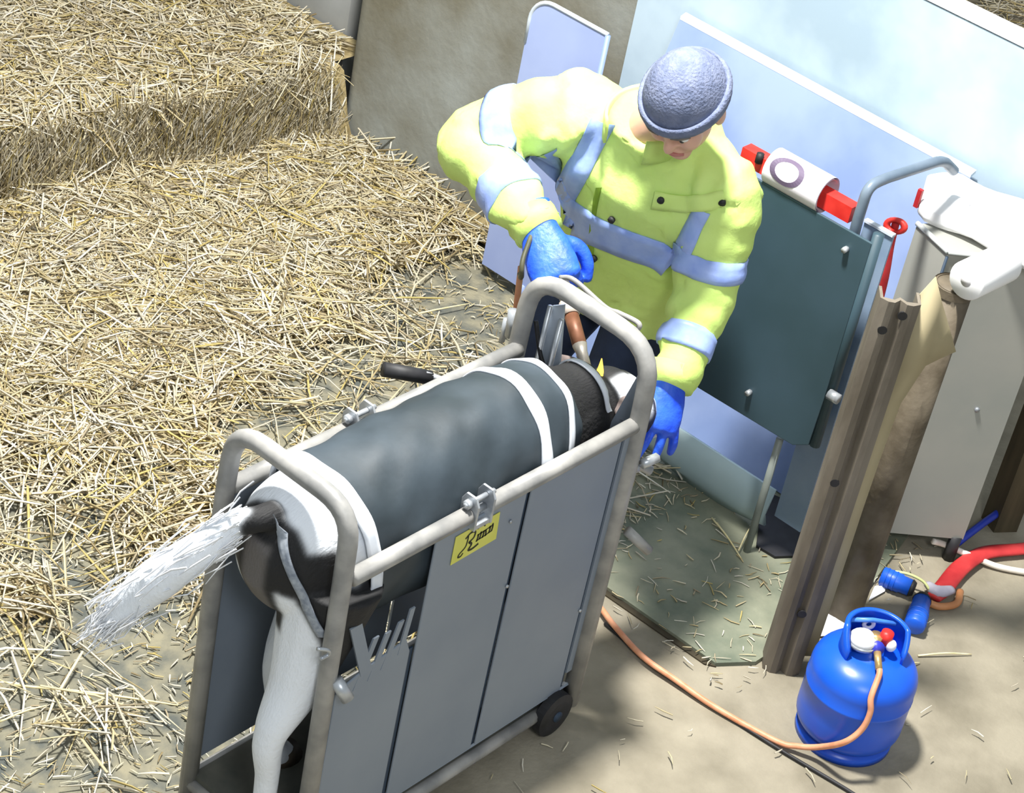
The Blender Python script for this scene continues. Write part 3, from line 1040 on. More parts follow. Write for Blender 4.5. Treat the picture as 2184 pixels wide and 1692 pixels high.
# red bar with a white sleeve along the plate's top edge
t0, t1 = at_x(1590, 322, 1.74), at_x(1818, 468, 1.74)
t0[2] = t1[2] = 1.062
bar = thing('red_bar', (1.74, .2, 1.04), 'red square bar with white plastic sleeve lying along the dark plate top', 'bar')
ax = (t1 - t0) / np.linalg.norm(t1 - t0)
mk('bar', *prism_vf([t0 + np.array([-.018, 0, -.022]), t0 + np.array([.018, 0, -.022]), t0 + np.array([.018, 0, .02]), t0 + np.array([-.018, 0, .02])], t1 - t0), M_red, bar)
s0, s1 = at_x(1650, 352, 1.735), at_x(1762, 428, 1.735)
s0[2] = s1[2] = 1.072
sl = mk('sleeve', *join(tube_vf([s0, s1], .047, 28, False), tube_vf([s0, s1], .042, 28, False)), mat('sleeve_white', (228, 218, 236), (240, 234, 244), 8, .5), bar, True)
V, F = [], []
mid = (s0 + s1) / 2 + np.array([0, .02, 0])
for i in range(28):
    a = 2 * math.pi * i / 28
    for rr in (1.0, .68):
        al = math.cos(a) * .048 * rr
        an = math.sin(a) * .75 * rr
        base_ang = math.radians(148)
        V.append(mid + np.array([math.cos(base_ang + an) * .0478, al, math.sin(base_ang + an) * .0478]))
for i in range(28):
    j = (i + 1) % 28
    F.append((i * 2, j * 2, j * 2 + 1, i * 2 + 1))
mk('oval_mark', V, F, mat('mark_grey', (92, 78, 104), None, rough=.6), sl)
tube('bolt', [t0 + np.array([-.02, -.055, .03]), t0 + np.array([-.02, -.055, .005])], .01, M_black, bar, 8)

# red buckled strap hanging by the narrow strip
rs = [at_x(1912, 470, 1.9), at_x(1900, 520, 1.9), at_x(1888, 590, 1.9), at_x(1868, 670, 1.9)]
so = thing('red_strap', tuple(rs[0]), 'red strap with loop hanging between steel strip and grey cabinet', 'strap')
tube('webbing', rs, .011, M_redd, so, 8, 5, .4)
V, F = [], []
cc_ = at_x(1910, 482, 1.89)
for i in range(20):
    a = 2 * math.pi * i / 20
    rd = np.array([0, math.cos(a) * .024, math.sin(a) * .017 + math.cos(a) * -.006])
    for j in range(8):
        b_ = 2 * math.pi * j / 8
        V.append(cc_ + rd * (1 + .38 * math.cos(b_)) + np.array([math.sin(b_) * .008, 0, 0]))
for i in range(20):
    for j in range(8):
        F.append((i * 8 + j, i * 8 + (j + 1) % 8, ((i + 1) % 20) * 8 + (j + 1) % 8, ((i + 1) % 20) * 8 + j))
mk('loop', V, F, M_red, so, True)

# ================================================================== LEANING SHEETS
def sheet(name, corners, t, m, label, cat, edge=True):
    c = [np.array(q, float) for q in corners]
    nrm = np.cross(c[1] - c[0], c[3] - c[0]); nrm /= np.linalg.norm(nrm)
    root = thing(name, tuple((c[0] + c[1]) / 2), label, cat)
    mk('sheet', *prism_vf(c, nrm * t), m, root)
    return root, nrm


big, nrm = sheet('leaning_sheet', [(2.02, 1.08, .015), (2.02, .10, .015), (2.335, .10, .975), (2.335, 1.08, .985)], .006, M_galv,
                 'large blue-grey metal sheet leaning on the pale wall behind the person', 'metal sheet')
mk('top_edge', *prism_vf([(2.328, .10, .975), (2.350, .10, .982), (2.350, 1.08, .992), (2.328, 1.08, .985)], (0, 0, .010)), M_galv2, big)
c = [(2.115, 1.16, .055), (2.115, 1.435, .055), (2.115, 1.435, .80)]
for a in np.linspace(0, 90, 8):
    c.append((2.115, 1.435 - .075 + .075 * math.cos(math.radians(a)), .875 + .075 * math.sin(math.radians(a))))
c += [(2.115, 1.16, .95)]
rp = thing('rounded_panel', (2.115, 1.3, .05), 'pale blue upright panel with a rounded top corner left of the head', 'panel')
mk('panel', *prism_vf(c, (.008, 0, 0)), mat('panel_lavender', (150, 166, 216), (166, 182, 226), 3, .5), rp)
edge = [np.array(q) + np.array([.002, 0, .003]) for q in c[2:]]
tube('panel_edge', edge, .0065, M_galv2, rp, 8)
tube('panel_edge', [(2.118, 1.16, .06), (2.118, 1.16, .95)], .008, M_galv, rp, 8)
for yy in (1.19, 1.27):
    tube('foot', [(2.12, yy, .004), (2.12, yy, .07)], .012, M_galv, rp, 8)

# ================================================================== POSTS, CARD, CABINET
bx, by = 1.436, -.235
beam = thing('steel_post', (bx, by, 0), 'tall rusty channel post with holes beside the beige card', 'post')
# channel section opening toward the right, seen edge on
d1 = np.array([.62, -.78]); d1 /= np.linalg.norm(d1)         # web direction in plan
d2 = np.array([d1[1], -d1[0]]) * -1                          # away from the camera
w, fl, tk = .092, .05, .007
sec = [(0, 0), (.018, -.012), (w * .35, -.012), (w * .5, .004), (w * .65, -.012), (w - .018, -.012), (w, 0), (w, fl), (w - tk, fl), (w - tk, tk * .6), (w * .65, tk * .2), (w * .5, tk * .2 + .014), (w * .35, tk * .2), (tk, tk * .6), (tk, fl), (0, fl)]
o2 = np.array([bx, by]) - d1 * w / 2
ring = [(o2[0] + d1[0] * a + d2[0] * b_, o2[1] + d1[1] * a + d2[1] * b_, 0.0) for a, b_ in sec]
mk('channel', *prism_vf(ring, (0, 0, 1.105)), M_rust, beam)
for (a, z) in ((.26, 1.03), (.62, 1.075), (.55, .20), (.30, .60)):
    q = np.array([o2[0] + d1[0] * w * a, o2[1] + d1[1] * w * a, z]) - np.array([d2[0], d2[1], 0]) * .0125
    mk('bolt_hole', *tube_vf([q, q + np.array([d2[0], d2[1], 0]) * .004], .011, 12), M_black, beam)

px_, py_ = 1.752, -.205
pp = thing('pipe_post', (px_, py_, 0), 'round rusty pipe post standing behind the beige card', 'post')
tube('pipe', [(px_, py_, 0), (px_, py_, 1.02)], .047, M_rust2, pp, 24)
mk('pipe_rim', *join(tube_vf([(px_, py_, 1.0), (px_, py_, 1.022)], .049, 24, False), tube_vf([(px_, py_, 1.0), (px_, py_, 1.022)], .042, 24, False)), M_rust2, pp, True)

# beige card standing between the posts, its top corner curling over
card = thing('card_sheet', (1.6, -.25, 0), 'tall beige cardboard sheet with a curled top corner between two rusty posts', 'cardboard')
ca = np.array([1.50, -.235]); cb = np.array([1.625, -.335])
cn = -np.array([d2[0], d2[1], 0.0])


def cpt(u_, z, out=0.0):
    xy = ca + (cb - ca) * u_
    return np.array([xy[0], xy[1], z]) + cn * out


zs_ = [.02, .12, .22, .36, .50, .635, .72, .808]
us_ = [.27, .27, .27, .273, .275, .278, .288, .302]
V = [cpt(0, z) for z in zs_] + [cpt(u_, z, .004 * math.sin(z * 9)) for u_, z in zip(us_, zs_)]
n_ = len(zs_)
F = [(i, n_ + i, n_ + i + 1, i + 1) for i in range(n_ - 1)]
m0 = len(V)
V += [cpt(0, .92), cpt(.30, .90, .002), cpt(.476, .917, .008), cpt(.65, .945, .016), cpt(.824, .972, .026), cpt(.62, 1.03, .016), cpt(.40, 1.09, .006), cpt(.2, 1.15), cpt(0, 1.085)]
F += [(n_ - 1, 2 * n_ - 1, m0 + 1, m0), (2 * n_ - 1, m0 + 2, m0 + 1), (m0, m0 + 1, m0 + 7, m0 + 8), (m0 + 1, m0 + 2, m0 + 6, m0 + 7), (m0 + 2, m0 + 3, m0 + 5, m0 + 6), (m0 + 3, m0 + 4, m0 + 5)]
o = mk('card', V, F, M_card, card, True)
sd = o.modifiers.new('solid', 'SOLIDIFY'); sd.thickness = .003

# cabinet
cab = thing('cabinet', (2.1, -.15, 0), 'tall light grey metal cabinet behind the rusty posts under white sacks', 'cabinet')
k0 = np.array([1.985, -.06]); k1 = k0 + np.array([.05, .125]); k2 = np.array([2.205, -.268]); k3 = k2 + np.array([.10, .2])
fp = [k0, k2, k3, k1]
mk('body', *prism_vf([(q[0], q[1], .075) for q in fp], (0, 0, .875)), M_cab, cab)
for a, b_ in ((k0, k1), (k0, k2)):
    tube('rim', [(a[0], a[1], .952), (b_[0], b_[1], .952)], .007, mat('rim_grey', (196, 200, 198), None, rough=.4), cab, 8)
tube('corner_seam', [(k0[0] - .002, k0[1] - .002, .08), (k0[0] - .002, k0[1] - .002, .94)], .004, M_seam, cab, 6)
for q in fp:
    qq = q * .9 + np.mean(fp, axis=0) * .1
    tube('foot', [(qq[0], qq[1], .0), (qq[0], qq[1], .078)], .018, M_black, cab, 8)
q = at_z(2128, 842, .55)
tube('screw', [q, q], .004, M_zinc, cab, 6) if False else None
fn = np.array([(k2 - k0)[1], -(k2 - k0)[0]]); fn /= np.linalg.norm(fn)
q = np.array([*(k0 * .3 + k2 * .7), .50])
tube('screw', [q, q + np.array([fn[0], fn[1], 0]) * .006], .007, M_zinc, cab, 8)

# white sack on the cabinet
sk = thing('white_sack', (2.2, -.1, .96), 'bright white folded sack lying on top of the grey cabinet', 'sack')
pts = [at_z(1980, 368, 1.0), at_z(2042, 366, 1.0), at_z(2310, 480, 1.0), at_z(2290, 590, 1.0), at_z(2184, 540, 1.0), at_z(2065, 478, 1.0), at_z(1962, 434, 1.0)]
V, F = [], []
cen = np.mean(pts, axis=0)
lay_ = [(.97, -.036), (1.0, -.028), (1.0, -.008), (.97, .0), (.7, .008), (.35, .012)]
npt = 40
loop = []
cl_ = np.array(pts + [pts[0]])
seglen = np.linalg.norm(np.diff(cl_, axis=0), axis=1); cum = np.concatenate([[0], np.cumsum(seglen)])
for k in range(npt):
    s_ = cum[-1] * k / npt
    loop.append([np.interp(s_, cum, cl_[:, a]) for a in range(3)])
for sc, dz in lay_:
    for k, p in enumerate(loop):
        q = cen + (np.array(p) - cen) * sc
        V.append((q[0], q[1], .998 + dz + .006 * math.sin(k * .9) * (sc < .99)))
for i in range(len(lay_) - 1):
    for k in range(npt):
        F.append((i * npt + k, i * npt + (k + 1) % npt, (i + 1) * npt + (k + 1) % npt, (i + 1) * npt + k))
F += [tuple(range(npt))[::-1], tuple((len(lay_) - 1) * npt + k for k in range(npt))]
mk('sack_body', V, F, M_white, sk, True)
q = at_z(1962, 412, 1.02)
mk('red_tab', *box_vf(q[0] - .004, q[0] + .006, q[1] - .006, q[1] + .006, .98, 1.03), M_redd, sk)

# paper roll on the pipe post
r0, r1 = at_z(2060, 600, 1.072), at_z(2152, 556, 1.072)
r1 = r0 + (r1 - r0) * .92
roll = thing('paper_roll', tuple(r0), 'white paper roll lying across the rusty pipe post', 'paper roll')
mk('paper', *tube_vf([r0, r0 * .97 + r1 * .03, r1 * .97 + r0 * .03, r1], [.044, .047, .047, .044], 28), M_white, roll, True)
tube('core', [r0 - (r1 - r0) * .003, r1 + (r1 - r0) * .01], .014, mat('core_grey', (206, 204, 206), None, rough=.8), roll, 14)

# dark post at the right edge
bq = at_z(2118, 1120)
dp = thing('dark_post', tuple(bq), 'dark brown post at the right edge behind the cabinet', 'post')
mk('post', *prism_vf([bq + np.array([-.03, -.02, 0]), bq + np.array([.03, -.06, 0]), bq + np.array([.06, .0, 0]), bq + np.array([.0, .04, 0])], (0, 0, 1.1)), mat('dark_wood', (64, 56, 38), (88, 78, 56), 6, .8, stretch=(4, 4, .5)), dp)

# ================================================================== CABLES AND SCRAPS ON THE FLOOR
bp_ = tube('blue_pipe', [at_z(2040, 1160, .03), at_z(2095, 1118, .04), at_z(2140, 1085, .06), at_z(2230, 1010, .09)], .0105, mat('pipe_blue', (28, 50, 160), (40, 66, 190), 12, .4), None, 12, 6)
tag(bp_, 'dark blue water pipe leaving the cabinet foot at the right edge', 'pipe')
wc = tube('white_cable', [at_z(1990, 1155, .05), at_z(2015, 1162, .035), at_z(2080, 1190, .02), at_z(2140, 1212, .012), at_z(2250, 1230, .012)], .0085, mat('cable_white', (232, 220, 206), (240, 232, 222), 20, .5), None, 10, 6)
tag(wc, 'thick white cable curving over the red hose at the right', 'cable')
rh = tube('red_hose', [at_z(2240, 1165, .02), at_z(2170, 1172, .02), at_z(2100, 1180, .02), at_z(2050, 1210, .022), at_z(2012, 1255, .022), at_z(1992, 1275, .022)], [.022, .022, .024, .026, .026, .02], M_redd, None, 14, 6, .45)
tag(rh, 'flat red hose lying on the concrete below the cabinet', 'hose')
gs = tube('grey_sleeve', [at_z(1978, 1246, .022), at_z(2000, 1262, .03), at_z(2030, 1258, .024)], [.012, .022, .014], mat('sleeve_grey', (170, 166, 184), (190, 186, 200), 14, .5), None, 12, 5, .7)
tag(gs, 'pale grey rubber sleeve beside the red hose end', 'sleeve')
oc = tube('orange_cable', [at_z(1978, 1285, .014), at_z(2005, 1294, .014), at_z(2040, 1288, .014), at_z(2048, 1262, .014)], .010, mat('cable_orange', (190, 126, 80), (206, 144, 96), 20, .5), None, 10, 6)
tag(oc, 'short orange cable loop beside the blue plug', 'cable')
yc = tube('yellow_cable', [at_z(1893, 1218, .045), at_z(1935, 1224, .05), at_z(1968, 1240, .04), at_z(1982, 1258, .03)], .004, mat('cable_yellow', (200, 204, 140), None, rough=.5), None, 8, 6)
tag(yc, 'thin pale yellow cable along the blue socket', 'cable')


def plug(name, a, b_, r, label):
    root = thing(name, (float(a[0]), float(a[1]), 0), label, 'connector')
    a = np.array(a); b_ = np.array(b_)
    tube('housing', [a, a * .96 + b_ * .04, a * .35 + b_ * .65, a * .3 + b_ * .7, b_], [r * .85, r, r, r * .9, r * .88], M_bluep, root, 16)
    d = b_ - a
    for t in (.15, .3, .45):
        q = a + d * t
        tube('grip_ring', [q, q + d * .04], r * 1.06, M_bluep, root, 16)
    tube('end_cap', [b_, b_ + d * .14], [r * .95, r * .7], M_black, root, 14)
    return root


plug('blue_socket', at_z(1880, 1228, .03), at_z(1942, 1254, .03), .026, 'blue industrial socket lying beside the pipe post foot')
plug('blue_plug', at_z(1950, 1338, .032), at_z(1966, 1282, .032), .027, 'blue industrial plug lying behind the gas cylinder collar')


def scrap(name, pix, z, label, curl=.02):
    pts = [at_z(x, y, z) for x, y in pix]
    c_ = np.mean(pts, axis=0) + np.array([0, 0, curl])
    n = len(pts)
    V = list(pts) + [c_]
    F = [(i, (i + 1) % n, n) for i in range(n)]
    o = mk(name, V, F, M_white, None, False)
    s_ = o.modifiers.new('solid', 'SOLIDIFY'); s_.thickness = .002; s_.offset = 1
    return tag(o, label, 'paper', 'paper scraps on the floor')


scrap('paper_scrap', [(1702, 1362), (1716, 1312), (1745, 1300), (1790, 1322), (1815, 1340), (1770, 1356)], .006, 'crumpled off-white paper between the rusty post and gas cylinder', .03)
scrap('paper_scrap', [(1852, 1282), (1866, 1252), (1890, 1246), (1886, 1262)], .006, 'small white paper scrap beside the pipe post foot', .012)

# ================================================================== PERSON
person = thing('person', (1.55, .5, 0), 'person in yellow high-visibility jacket and blue gloves bending over the calf', 'person')
SHR = at_z(1240, 235, 1.20); SHL = at_z(1545, 405, 1.17)
ELR = at_z(1000, 300, 1.06); WRR = at_z(1150, 490, 1.02); HDR = at_z(1172, 550, .985)
ELL = at_z(1500, 625, .93); WRL = at_z(1432, 815, .78); HDL = at_z(1412, 885, .72)


def ring_at(c, ax, side, hw, hd, k=1.0):
    ax = np.array(ax, float); ax /= np.linalg.norm(ax)
    side = np.array(side, float); side = side - ax * (side @ ax); side /= np.linalg.norm(side)
    fr = np.cross(side, ax)
    return (np.array(c, float), side * hw, fr * hd)


shm = (SHR + SHL) / 2
side = SHR - SHL
tor = []
tp_ = [((1.50, .50, .70), .185, .150), ((1.475, .49, .80), .19, .155), ((1.445, .475, .92), .205, .160), ((1.415, .455, 1.04), .225, .158),
       ((shm[0] + .035, shm[1], 1.14), .235, .145), ((shm[0] + .01, shm[1], 1.205), .20, .115), ((shm[0] - .03, shm[1] - .005, 1.255), .115, .085), ((shm[0] - .055, shm[1] - .008, 1.285), .085, .075)]
sds = [np.array([0, 1, 0.0])] * 2 + [np.array([.02, 1, .02])] + [side] * 5
cs = [np.array(t[0]) for t in tp_]
for i, (c_, hw, hd) in enumerate(tp_):
    axv = cs[min(i + 1, len(cs) - 1)] - cs[max(i - 1, 0)]
    tor.append(ring_at(c_, axv, sds[i], hw, hd))
torso_vf = rings_vf(tor, 36, True, 2.3)


def limb(pts, rad, n=6, seg=18):
    pp = catmull(pts, n)
    rr = np.interp(np.linspace(0, len(pts) - 1, len(pp)), range(len(pts)), rad)
    return pp, rr


inR = SHR + (shm - SHR) * .25 + np.array([0, 0, -.03]); inL = SHL + (shm - SHL) * .25 + np.array([0, 0, -.03])
armR, rR = limb([inR, SHR + np.array([0, 0, -.01]), (SHR + ELR) / 2 + np.array([0, .0, .012]), ELR, (ELR + WRR) / 2 + np.array([0, 0, .0]), WRR], [.10, .098, .090, .082, .072, .058])
armL, rL = limb([inL, SHL + np.array([.01, 0, -.02]), (SHL + ELL) / 2 + np.array([.01, 0, 0]), ELL, (ELL + WRL) / 2, WRL], [.10, .092, .084, .076, .066, .055])


def wrinkle(pp, rr, seed):
    r = np.random.default_rng(seed)
    return [q * (1 + .05 * math.sin(i * 1.9 + seed) + r.normal(0, .018)) for i, q in enumerate(rr)]


hood = ell_vf(shm + np.array([.06, 0, .085]), (.075, .115, .06))
jacket = union('jacket', [torso_vf, tube_vf(armR, wrinkle(armR, rR, 1), 20), tube_vf(armL, wrinkle(armL, rL, 4), 20), hood], .010, 5, M_hivis, person)
# folds
me = jacket.data
nv_ = len(me.vertices)
co = np.empty(nv_ * 3, np.float32); me.vertices.foreach_get('co', co); co = co.reshape(-1, 3)
no = np.empty(nv_ * 3, np.float32); me.vertices.foreach_get('normal', no); no = no.reshape(-1, 3)
f_ = noise2(co[:, 0] * 1.2 + co[:, 2] * .6, co[:, 1] * 2.2 + co[:, 2] * .8, 21, 3, 2.2) * .0085
f_ += .006 * np.sin(co[:, 2] * 60 + co[:, 1] * 45 + 2 * np.sin(co[:, 0] * 20)) * (noise2(co[:, 1], co[:, 2], 4, 2, 3) > .2)
co += no * f_[:, None]
me.vertices.foreach_set('co', co.reshape(-1)); me.update()
jb = bvh_of(jacket)


def arm_band(pp, rr, t0, t1, name='reflective_band'):
    n = len(pp) - 1
    rows = []
    pts, A = frames(pp)
    for k in range(28):
        th = 2 * math.pi * k / 28
        row = []
        for t in np.linspace(t0, t1, 6):
            f = t * n; i = int(f); w_ = f - i
            c_ = pts[i] * (1 - w_) + pts[min(i + 1, n)] * w_
            a, b_ = A[i]
            r_ = rr[i]
            row.append(c_ + (a * math.cos(th) + b_ * math.sin(th)) * r_ * 1.15)
        rows.append(row)
    return drape_strip(name, rows, jb, .004, M_refl, jacket, True)


arm_band(armR, rR, .41, .49)
arm_band(armR, rR, .80, .88)
arm_band(armL, rL, .45, .53)
arm_band(armL, rL, .78, .87)


def pix_strip(name, cl, width, m, off=.004, dense=6):
    """strip laid over the jacket front: centre line given as points in front of the chest"""
    pts = catmull(cl, dense)
    rows = []
    vd = np.array([-.6, -.5, .55]); vd /= np.linalg.norm(vd)
    for i, p in enumerate(pts):
        t = pts[min(i + 1, len(pts) - 1)] - pts[max(i - 1, 0)]
        t /= np.linalg.norm(t) + 1e-9
        s_ = np.cross(t, vd); s_ /= np.linalg.norm(s_)
        row = []
        for k in np.linspace(-.5, .5, 5):
            q = p + s_ * width * k
            # find where the line of sight along the strip's facing meets the cloth
            hit = jb.ray_cast(Vector(q + vd * .5), Vector(-vd))
            row.append(np.array(hit[0]) + np.array(hit[1]) * .0 if hit[0] is not None else q)
        rows.append(row)
    return drape_strip(name, rows, jb, off, m, jacket)


def jp(x, y):
    """point of the jacket front seen at a picture position"""
    d = _fw * FPX + _r * (x - 1092) - _u * (y - 846)
    d /= np.linalg.norm(d)
    hit = jb.ray_cast(Vector(CAM), Vector(d))
    if hit[0] is None:
        return at_x(x, y, 1.30)
    return np.array(hit[0])


pix_strip('reflective_band', [jp(1152, 340), jp(1180, 420), jp(1240, 480), jp(1320, 515), jp(1400, 545), jp(1440, 560)], .055, M_refl)
pix_strip('reflective_band', [jp(1285, 262), jp(1255, 320), jp(1225, 380), jp(1195, 430)], .055, M_refl)
pix_strip('reflective_band', [jp(1500, 450), jp(1478, 490), jp(1455, 540)], .035, M_refl)
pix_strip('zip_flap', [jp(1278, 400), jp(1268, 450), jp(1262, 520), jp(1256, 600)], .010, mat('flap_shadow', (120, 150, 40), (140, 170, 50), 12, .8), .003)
pix_strip('collar_band', [jp(1395, 425), jp(1440, 432), jp(1500, 432), jp(1545, 422)], .035, M_hivis, .007)
for x_, y_ in ((1307, 466), (1270, 549), (1411, 424), (1541, 428)):
    q = jp(x_, y_)
    loc, nor, _, _ = jb.find_nearest(Vector(q))
    a_ = np.array(loc + nor * .002); b_ = np.array(loc + nor * .010)
    tube('snap_button', [a_, b_], .0085, M_black, jacket, 10)
# stand-up collar left open at the throat
ring_c = shm + np.array([-.05, -.004, .085])
colr = []
for a in np.linspace(math.radians(215), math.radians(505), 26):
    dv = np.array([math.cos(a) * .088, math.sin(a) * .098, 0])
    dv[2] = .030 * math.cos(a)
    colr.append([ring_c + dv * k + np.array([0, 0, dz]) for k, dz in ((1.0, -.035), (1.03, -.01), (1.06, .018), (1.04, .028), (.97, .024), (.94, -.01), (.93, -.035))])
V, F = [], []
for row in colr: V += row
for i in range(len(colr) - 1):
    for j in range(7):
        F.append((i * 7 + j, i * 7 + (j + 1) % 7, (i + 1) * 7 + (j + 1) % 7, (i + 1) * 7 + j))
F += [tuple(range(7)), tuple((len(colr) - 1) * 7 + j for j in range(7))]
mk('stand_collar', V, F, M_hivis, jacket, True)
# cuffs
for pp_, hd in ((armR, HDR), (armL, HDL)):
    e = pp_[-1]; d_ = e - pp_[-4]; d_ /= np.linalg.norm(d_)
    tube('cuff', [e - d_ * .035, e + d_ * .012], [.062, .054], M_hivis, jacket, 20)

# trousers and boots
hipR, hipL = np.array([1.52, .60, .78]), np.array([1.52, .42, .78])
knR, knL = np.array([1.42, .67, .46]), np.array([1.40, .42, .46])
anR, anL = np.array([1.54, .72, .10]), np.array([1.53, .47, .10])
legv = []
for h_, k_, a_ in ((hipR, knR, anR), (hipL, knL, anL)):
    pp_, rr_ = limb([h_ + np.array([0, 0, .06]), h_, (h_ + k_) / 2, k_, (k_ + a_) / 2, a_], [.12, .115, .098, .080, .074, .066])
    legv.append(tube_vf(pp_, rr_, 18))
legv.append(ell_vf((1.52, .49, .82), (.14, .20, .12)))
union('trousers', legv, .011, 4, M_navy, person)
for a_ in (anR, anL):
    union('boot', [tube_vf([a_ + np.array([0, 0, .06]), a_ + np.array([0, 0, -.03])], [.066, .062], 16), ell_vf(a_ + np.array([-.07, 0, -.055]), (.135, .052, .043))], .009, 4, M_black, person)


# gloves
def hand(name, wrist, d, n, thumb_side, curls, spread, m, parent, k=1.0):
    """wrist point, finger direction, palm normal; fingers bend toward the palm normal"""
    d = np.array(d, float); d /= np.linalg.norm(d)
    n = np.array(n, float); n -= d * (n @ d); n /= np.linalg.norm(n)
    s = np.cross(d, n) * thumb_side
    vfs = []
    rings = []
    for t, hw, hd in ((-.05, .036, .030), (-.02, .036, .027), (0, .034, .025), (.03, .042, .024), (.07, .046, .023), (.095, .044, .019), (.103, .036, .012)):
        rings.append((wrist + d * t * k, s * hw * k, n * hd * k))
    vfs.append(rings_vf(rings, 20, True, 2.4))
    for i, (off, ln) in enumerate(((.033, .078), (.011, .088), (-.012, .082), (-.034, .064))):
        base = wrist + (d * (.088 - .004 * abs(i - 1.2)) + s * off) * k
        ang = 0.0
        dirv = d + s * spread * (1.5 - i) * .25
        dirv /= np.linalg.norm(dirv)
        p = base - dirv * .02 * k
        pts = [p, base]
        for j, fr in enumerate((.42, .33, .25)):
            ang += curls[i] * (0.9, 1.1, .8)[j]
            v = dirv * math.cos(ang) + n * math.sin(ang)
            pts.append(pts[-1] + v * ln * fr * k)
        pp = catmull(pts, 4)
        rr = np.interp(np.linspace(0, 1, len(pp)), [0, .3, .7, 1], [.0115, .0115, .0105, .0085]) * k
        vfs.append(tube_vf(pp, rr, 10))
        vfs.append(ell_vf(pts[-1], (.0085 * k,) * 3, None, 10, 8))
    tb = wrist + (d * .025 + s * .030 + n * .008) * k
    tpnts = [tb - s * .012 * k, tb + (s * .022 + d * .018 + n * .010) * k, tb + (s * .030 + d * .045 + n * .026) * k, tb + (s * .022 + d * .066 + n * .042) * k]
    vfs.append(tube_vf(catmull(tpnts, 4), np.linspace(.017, .0105, 13) * k, 10))
    vfs.append(ell_vf(tpnts[-1], (.0105 * k,) * 3, None, 10, 8))
    return union(name, vfs, .0042, 3, m, parent)


dR = HDR - WRR
g = hand('glove', WRR + dR * .05, dR, _fw, 1, [1.1, 1.15, 1.15, 1.15], .1, M_glove, person, 1.3)
g['label'] = 'blue rubber glove closed round the torch'
dL = HDL - WRL
g = hand('glove', WRL + dL * .12, dL, np.array([.5, .68, -.3]), -1, [.12, .16, .22, .30], 1.1, M_glove, person, 1.08)
g['label'] = 'blue rubber glove with fingers hanging down'

# head: looking down at the calf
HC = at_z(1462, 222, 1.405)
fwd = np.array([-.62, -.20, -.62]); fwd /= np.linalg.norm(fwd)
upv = np.array([-.55, -.10, .80]); upv = upv - fwd * (upv @ fwd); upv /= np.linalg.norm(upv)
lft = np.cross(upv, fwd)
RM = np.stack([fwd, lft, upv], 1)


def hl(p): return HC + RM @ np.array(p, float)


def he(c_, r_): return ell_vf(hl(c_), r_, RM, 24, 16)


hv = [he((-.01, 0, .03), (.098, .078, .098)), he((.02, 0, -.045), (.066, .060, .075)), he((.068, 0, -.098), (.024, .028, .020)),
      he((.060, .034, -.022), (.030, .026, .034)), he((.060, -.034, -.022), (.030, .026, .034)), he((.080, 0, .036), (.016, .052, .012)),
      he((.094, 0, -.022), (.020, .0135, .020)), he((.086, 0, .008), (.012, .010, .030)), he((.078, 0, -.064), (.016, .028, .012)),
      he((-.005, .078, -.012), (.022, .011, .033)), he((-.005, -.078, -.012), (.022, .011, .033))]
nb = shm + np.array([-.03, 0, .06])
hv.append(tube_vf([hl((-.03, 0, -.05)), (hl((-.03, 0, -.07)) + nb) / 2, nb], [.058, .056, .062], 18))
head = union('head', hv, .0055, 4, M_skin, person)
for sg_ in (1, -1):
    e = mk('eye', *ell_vf(hl((.079, .031 * sg_, .014)), (.010, .014, .008), RM), mat('eye_white', (230, 228, 224), None, rough=.3), head, True)
    mk('iris', *ell_vf(hl((.087, .031 * sg_, .011)), (.004, .006, .006), RM), mat('iris_dark', (50, 44, 40), None, rough=.3), e, True)
    tube('eyebrow', [hl((.096, .014 * sg_, .036)), hl((.094, .034 * sg_, .041)), hl((.080, .052 * sg_, .036))], .0045, M_hair, head, 8, 4)
tube('mouth', [hl((.088, .024, -.066)), hl((.0955, 0, -.064)), hl((.088, -.024, -.066))], [.003, .005, .003], mat('lips', (176, 112, 104), None, rough=.5), head, 8, 5)
# hair round the back and sides, wool hat on top
V, F = [], []
nu, nv2 = 36, 14


def shell(name, z0, rx, ry, rz, off, m, parent, fold=False, back=None):
    V, F = [], []
    for j in range(nv2 + 1):
        zt = z0 + (1 - z0) * j / nv2
        rr = math.sqrt(max(0, 1 - zt * zt))
        for i in range(nu):
            a = 2 * math.pi * i / nu
            rib = 1 + .012 * math.sin(a * 18)
            lo = 0
            if back is not None: lo = back * .5 * (1 - math.cos(a))
            V.append(hl((off[0] + rx * rr * math.cos(a) * rib, off[1] + ry * rr * math.sin(a) * rib, off[2] + rz * zt - lo * (1 - j / nv2))))
    for j in range(nv2):
        for i in range(nu):
            F.append((j * nu + i, j * nu + (i + 1) % nu, (j + 1) * nu + (i + 1) % nu, (j + 1) * nu + i))
    F.append(tuple(range(nu))[::-1])
    return mk(name, V, F, m, parent, True)


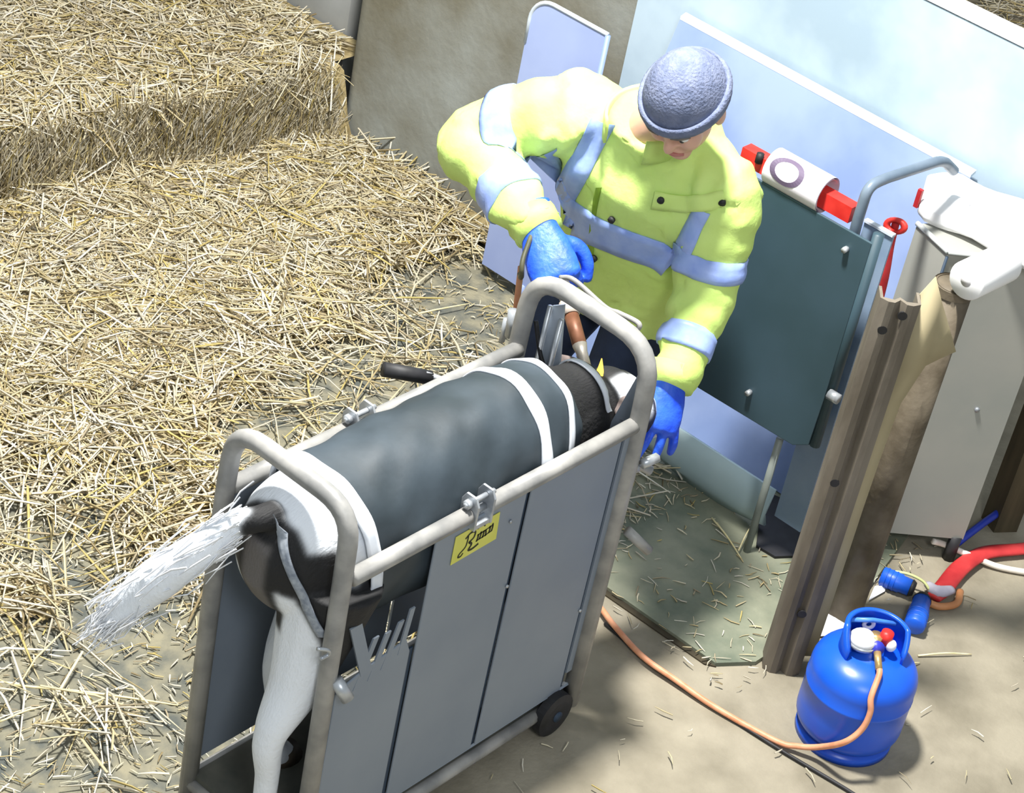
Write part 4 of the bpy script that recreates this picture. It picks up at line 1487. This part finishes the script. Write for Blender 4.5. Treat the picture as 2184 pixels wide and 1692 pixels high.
shell('hair', -.05, .104, .085, .1, (-.012, 0, .03), M_hair, head, back=.07)
ht = shell('wool_hat', .18, .110, .092, .118, (-.012, 0, .032), M_hat, person, back=.045)
V, F = [], []
for i in range(nu):
    a = 2 * math.pi * i / nu
    for j in range(8):
        b_ = 2 * math.pi * j / 8
        lo = .045 * .5 * (1 - math.cos(a))
        rr = 1 + .006 * math.sin(a * 18)
        V.append(hl((-.012 + (.109 + .008 * math.cos(b_)) * rr * math.cos(a), (.091 + .008 * math.cos(b_)) * rr * math.sin(a), .058 - lo + .020 * math.sin(b_))))
for i in range(nu):
    for j in range(8):
        F.append((i * 8 + j, i * 8 + (j + 1) % 8, ((i + 1) % nu) * 8 + (j + 1) % 8, ((i + 1) % nu) * 8 + j))
mk('brim', V, F, M_hat, ht, True)

# ================================================================== TORCH
T0 = HDR + _fw * .042 + np.array([.0, -.01, .02]); T1 = at_z(1256, 806, .845)
tv = T1 - T0
torch = thing('gas_torch', tuple(T0), 'gas dehorning torch with flame held to the calf head', 'torch')
tube('handle', [T0 - tv * .10, T0 + tv * .20, T0 + tv * .47], [.014, .017, .016], mat('torch_tan', (196, 186, 170), (214, 206, 190), 14, .5), torch, 14)
tube('handle_collar', [T0 + tv * .40, T0 + tv * .50], [.021, .021], mat('collar_tan', (190, 176, 164), (206, 192, 180), 20, .5), torch, 14)
tube('burner_tube', [T0 + tv * .50, T0 + tv * .74], .0165, mat('burnt_copper', (104, 66, 46), (140, 96, 72), 20, .5, metal=.3), torch, 14)
tube('nozzle', [T0 + tv * .74, T0 + tv * .80, T0 + tv * .98], [.017, .013, .012], mat('nozzle_steel', (110, 106, 100), (140, 136, 128), 20, .45, metal=.4), torch, 12)
fb = T1 + np.array([.006, -.012, -.02])
fl_ = at_z(1268, 790, .87)
tube('flame', [fb, fb + np.array([.002, -.004, .02]), fb + np.array([.004, -.006, .045]), fb + np.array([.002, -.004, .078])], [.007, .012, .008, .001], M_flame, torch, 10, 5)
tc_ = tube('torch_hose', [np.array(T0 - tv * .10), T0 - tv * .16 + np.array([.0, .03, .03]), at_z(1118, 545, 1.0), at_z(1112, 590, .95), np.array([1.10, .55, .86])], .006, M_wire, None, 8, 6)
tag(tc_, 'dark green hose looping behind the gloved hand to the torch', 'hose')

bpy.context.view_layer.update()
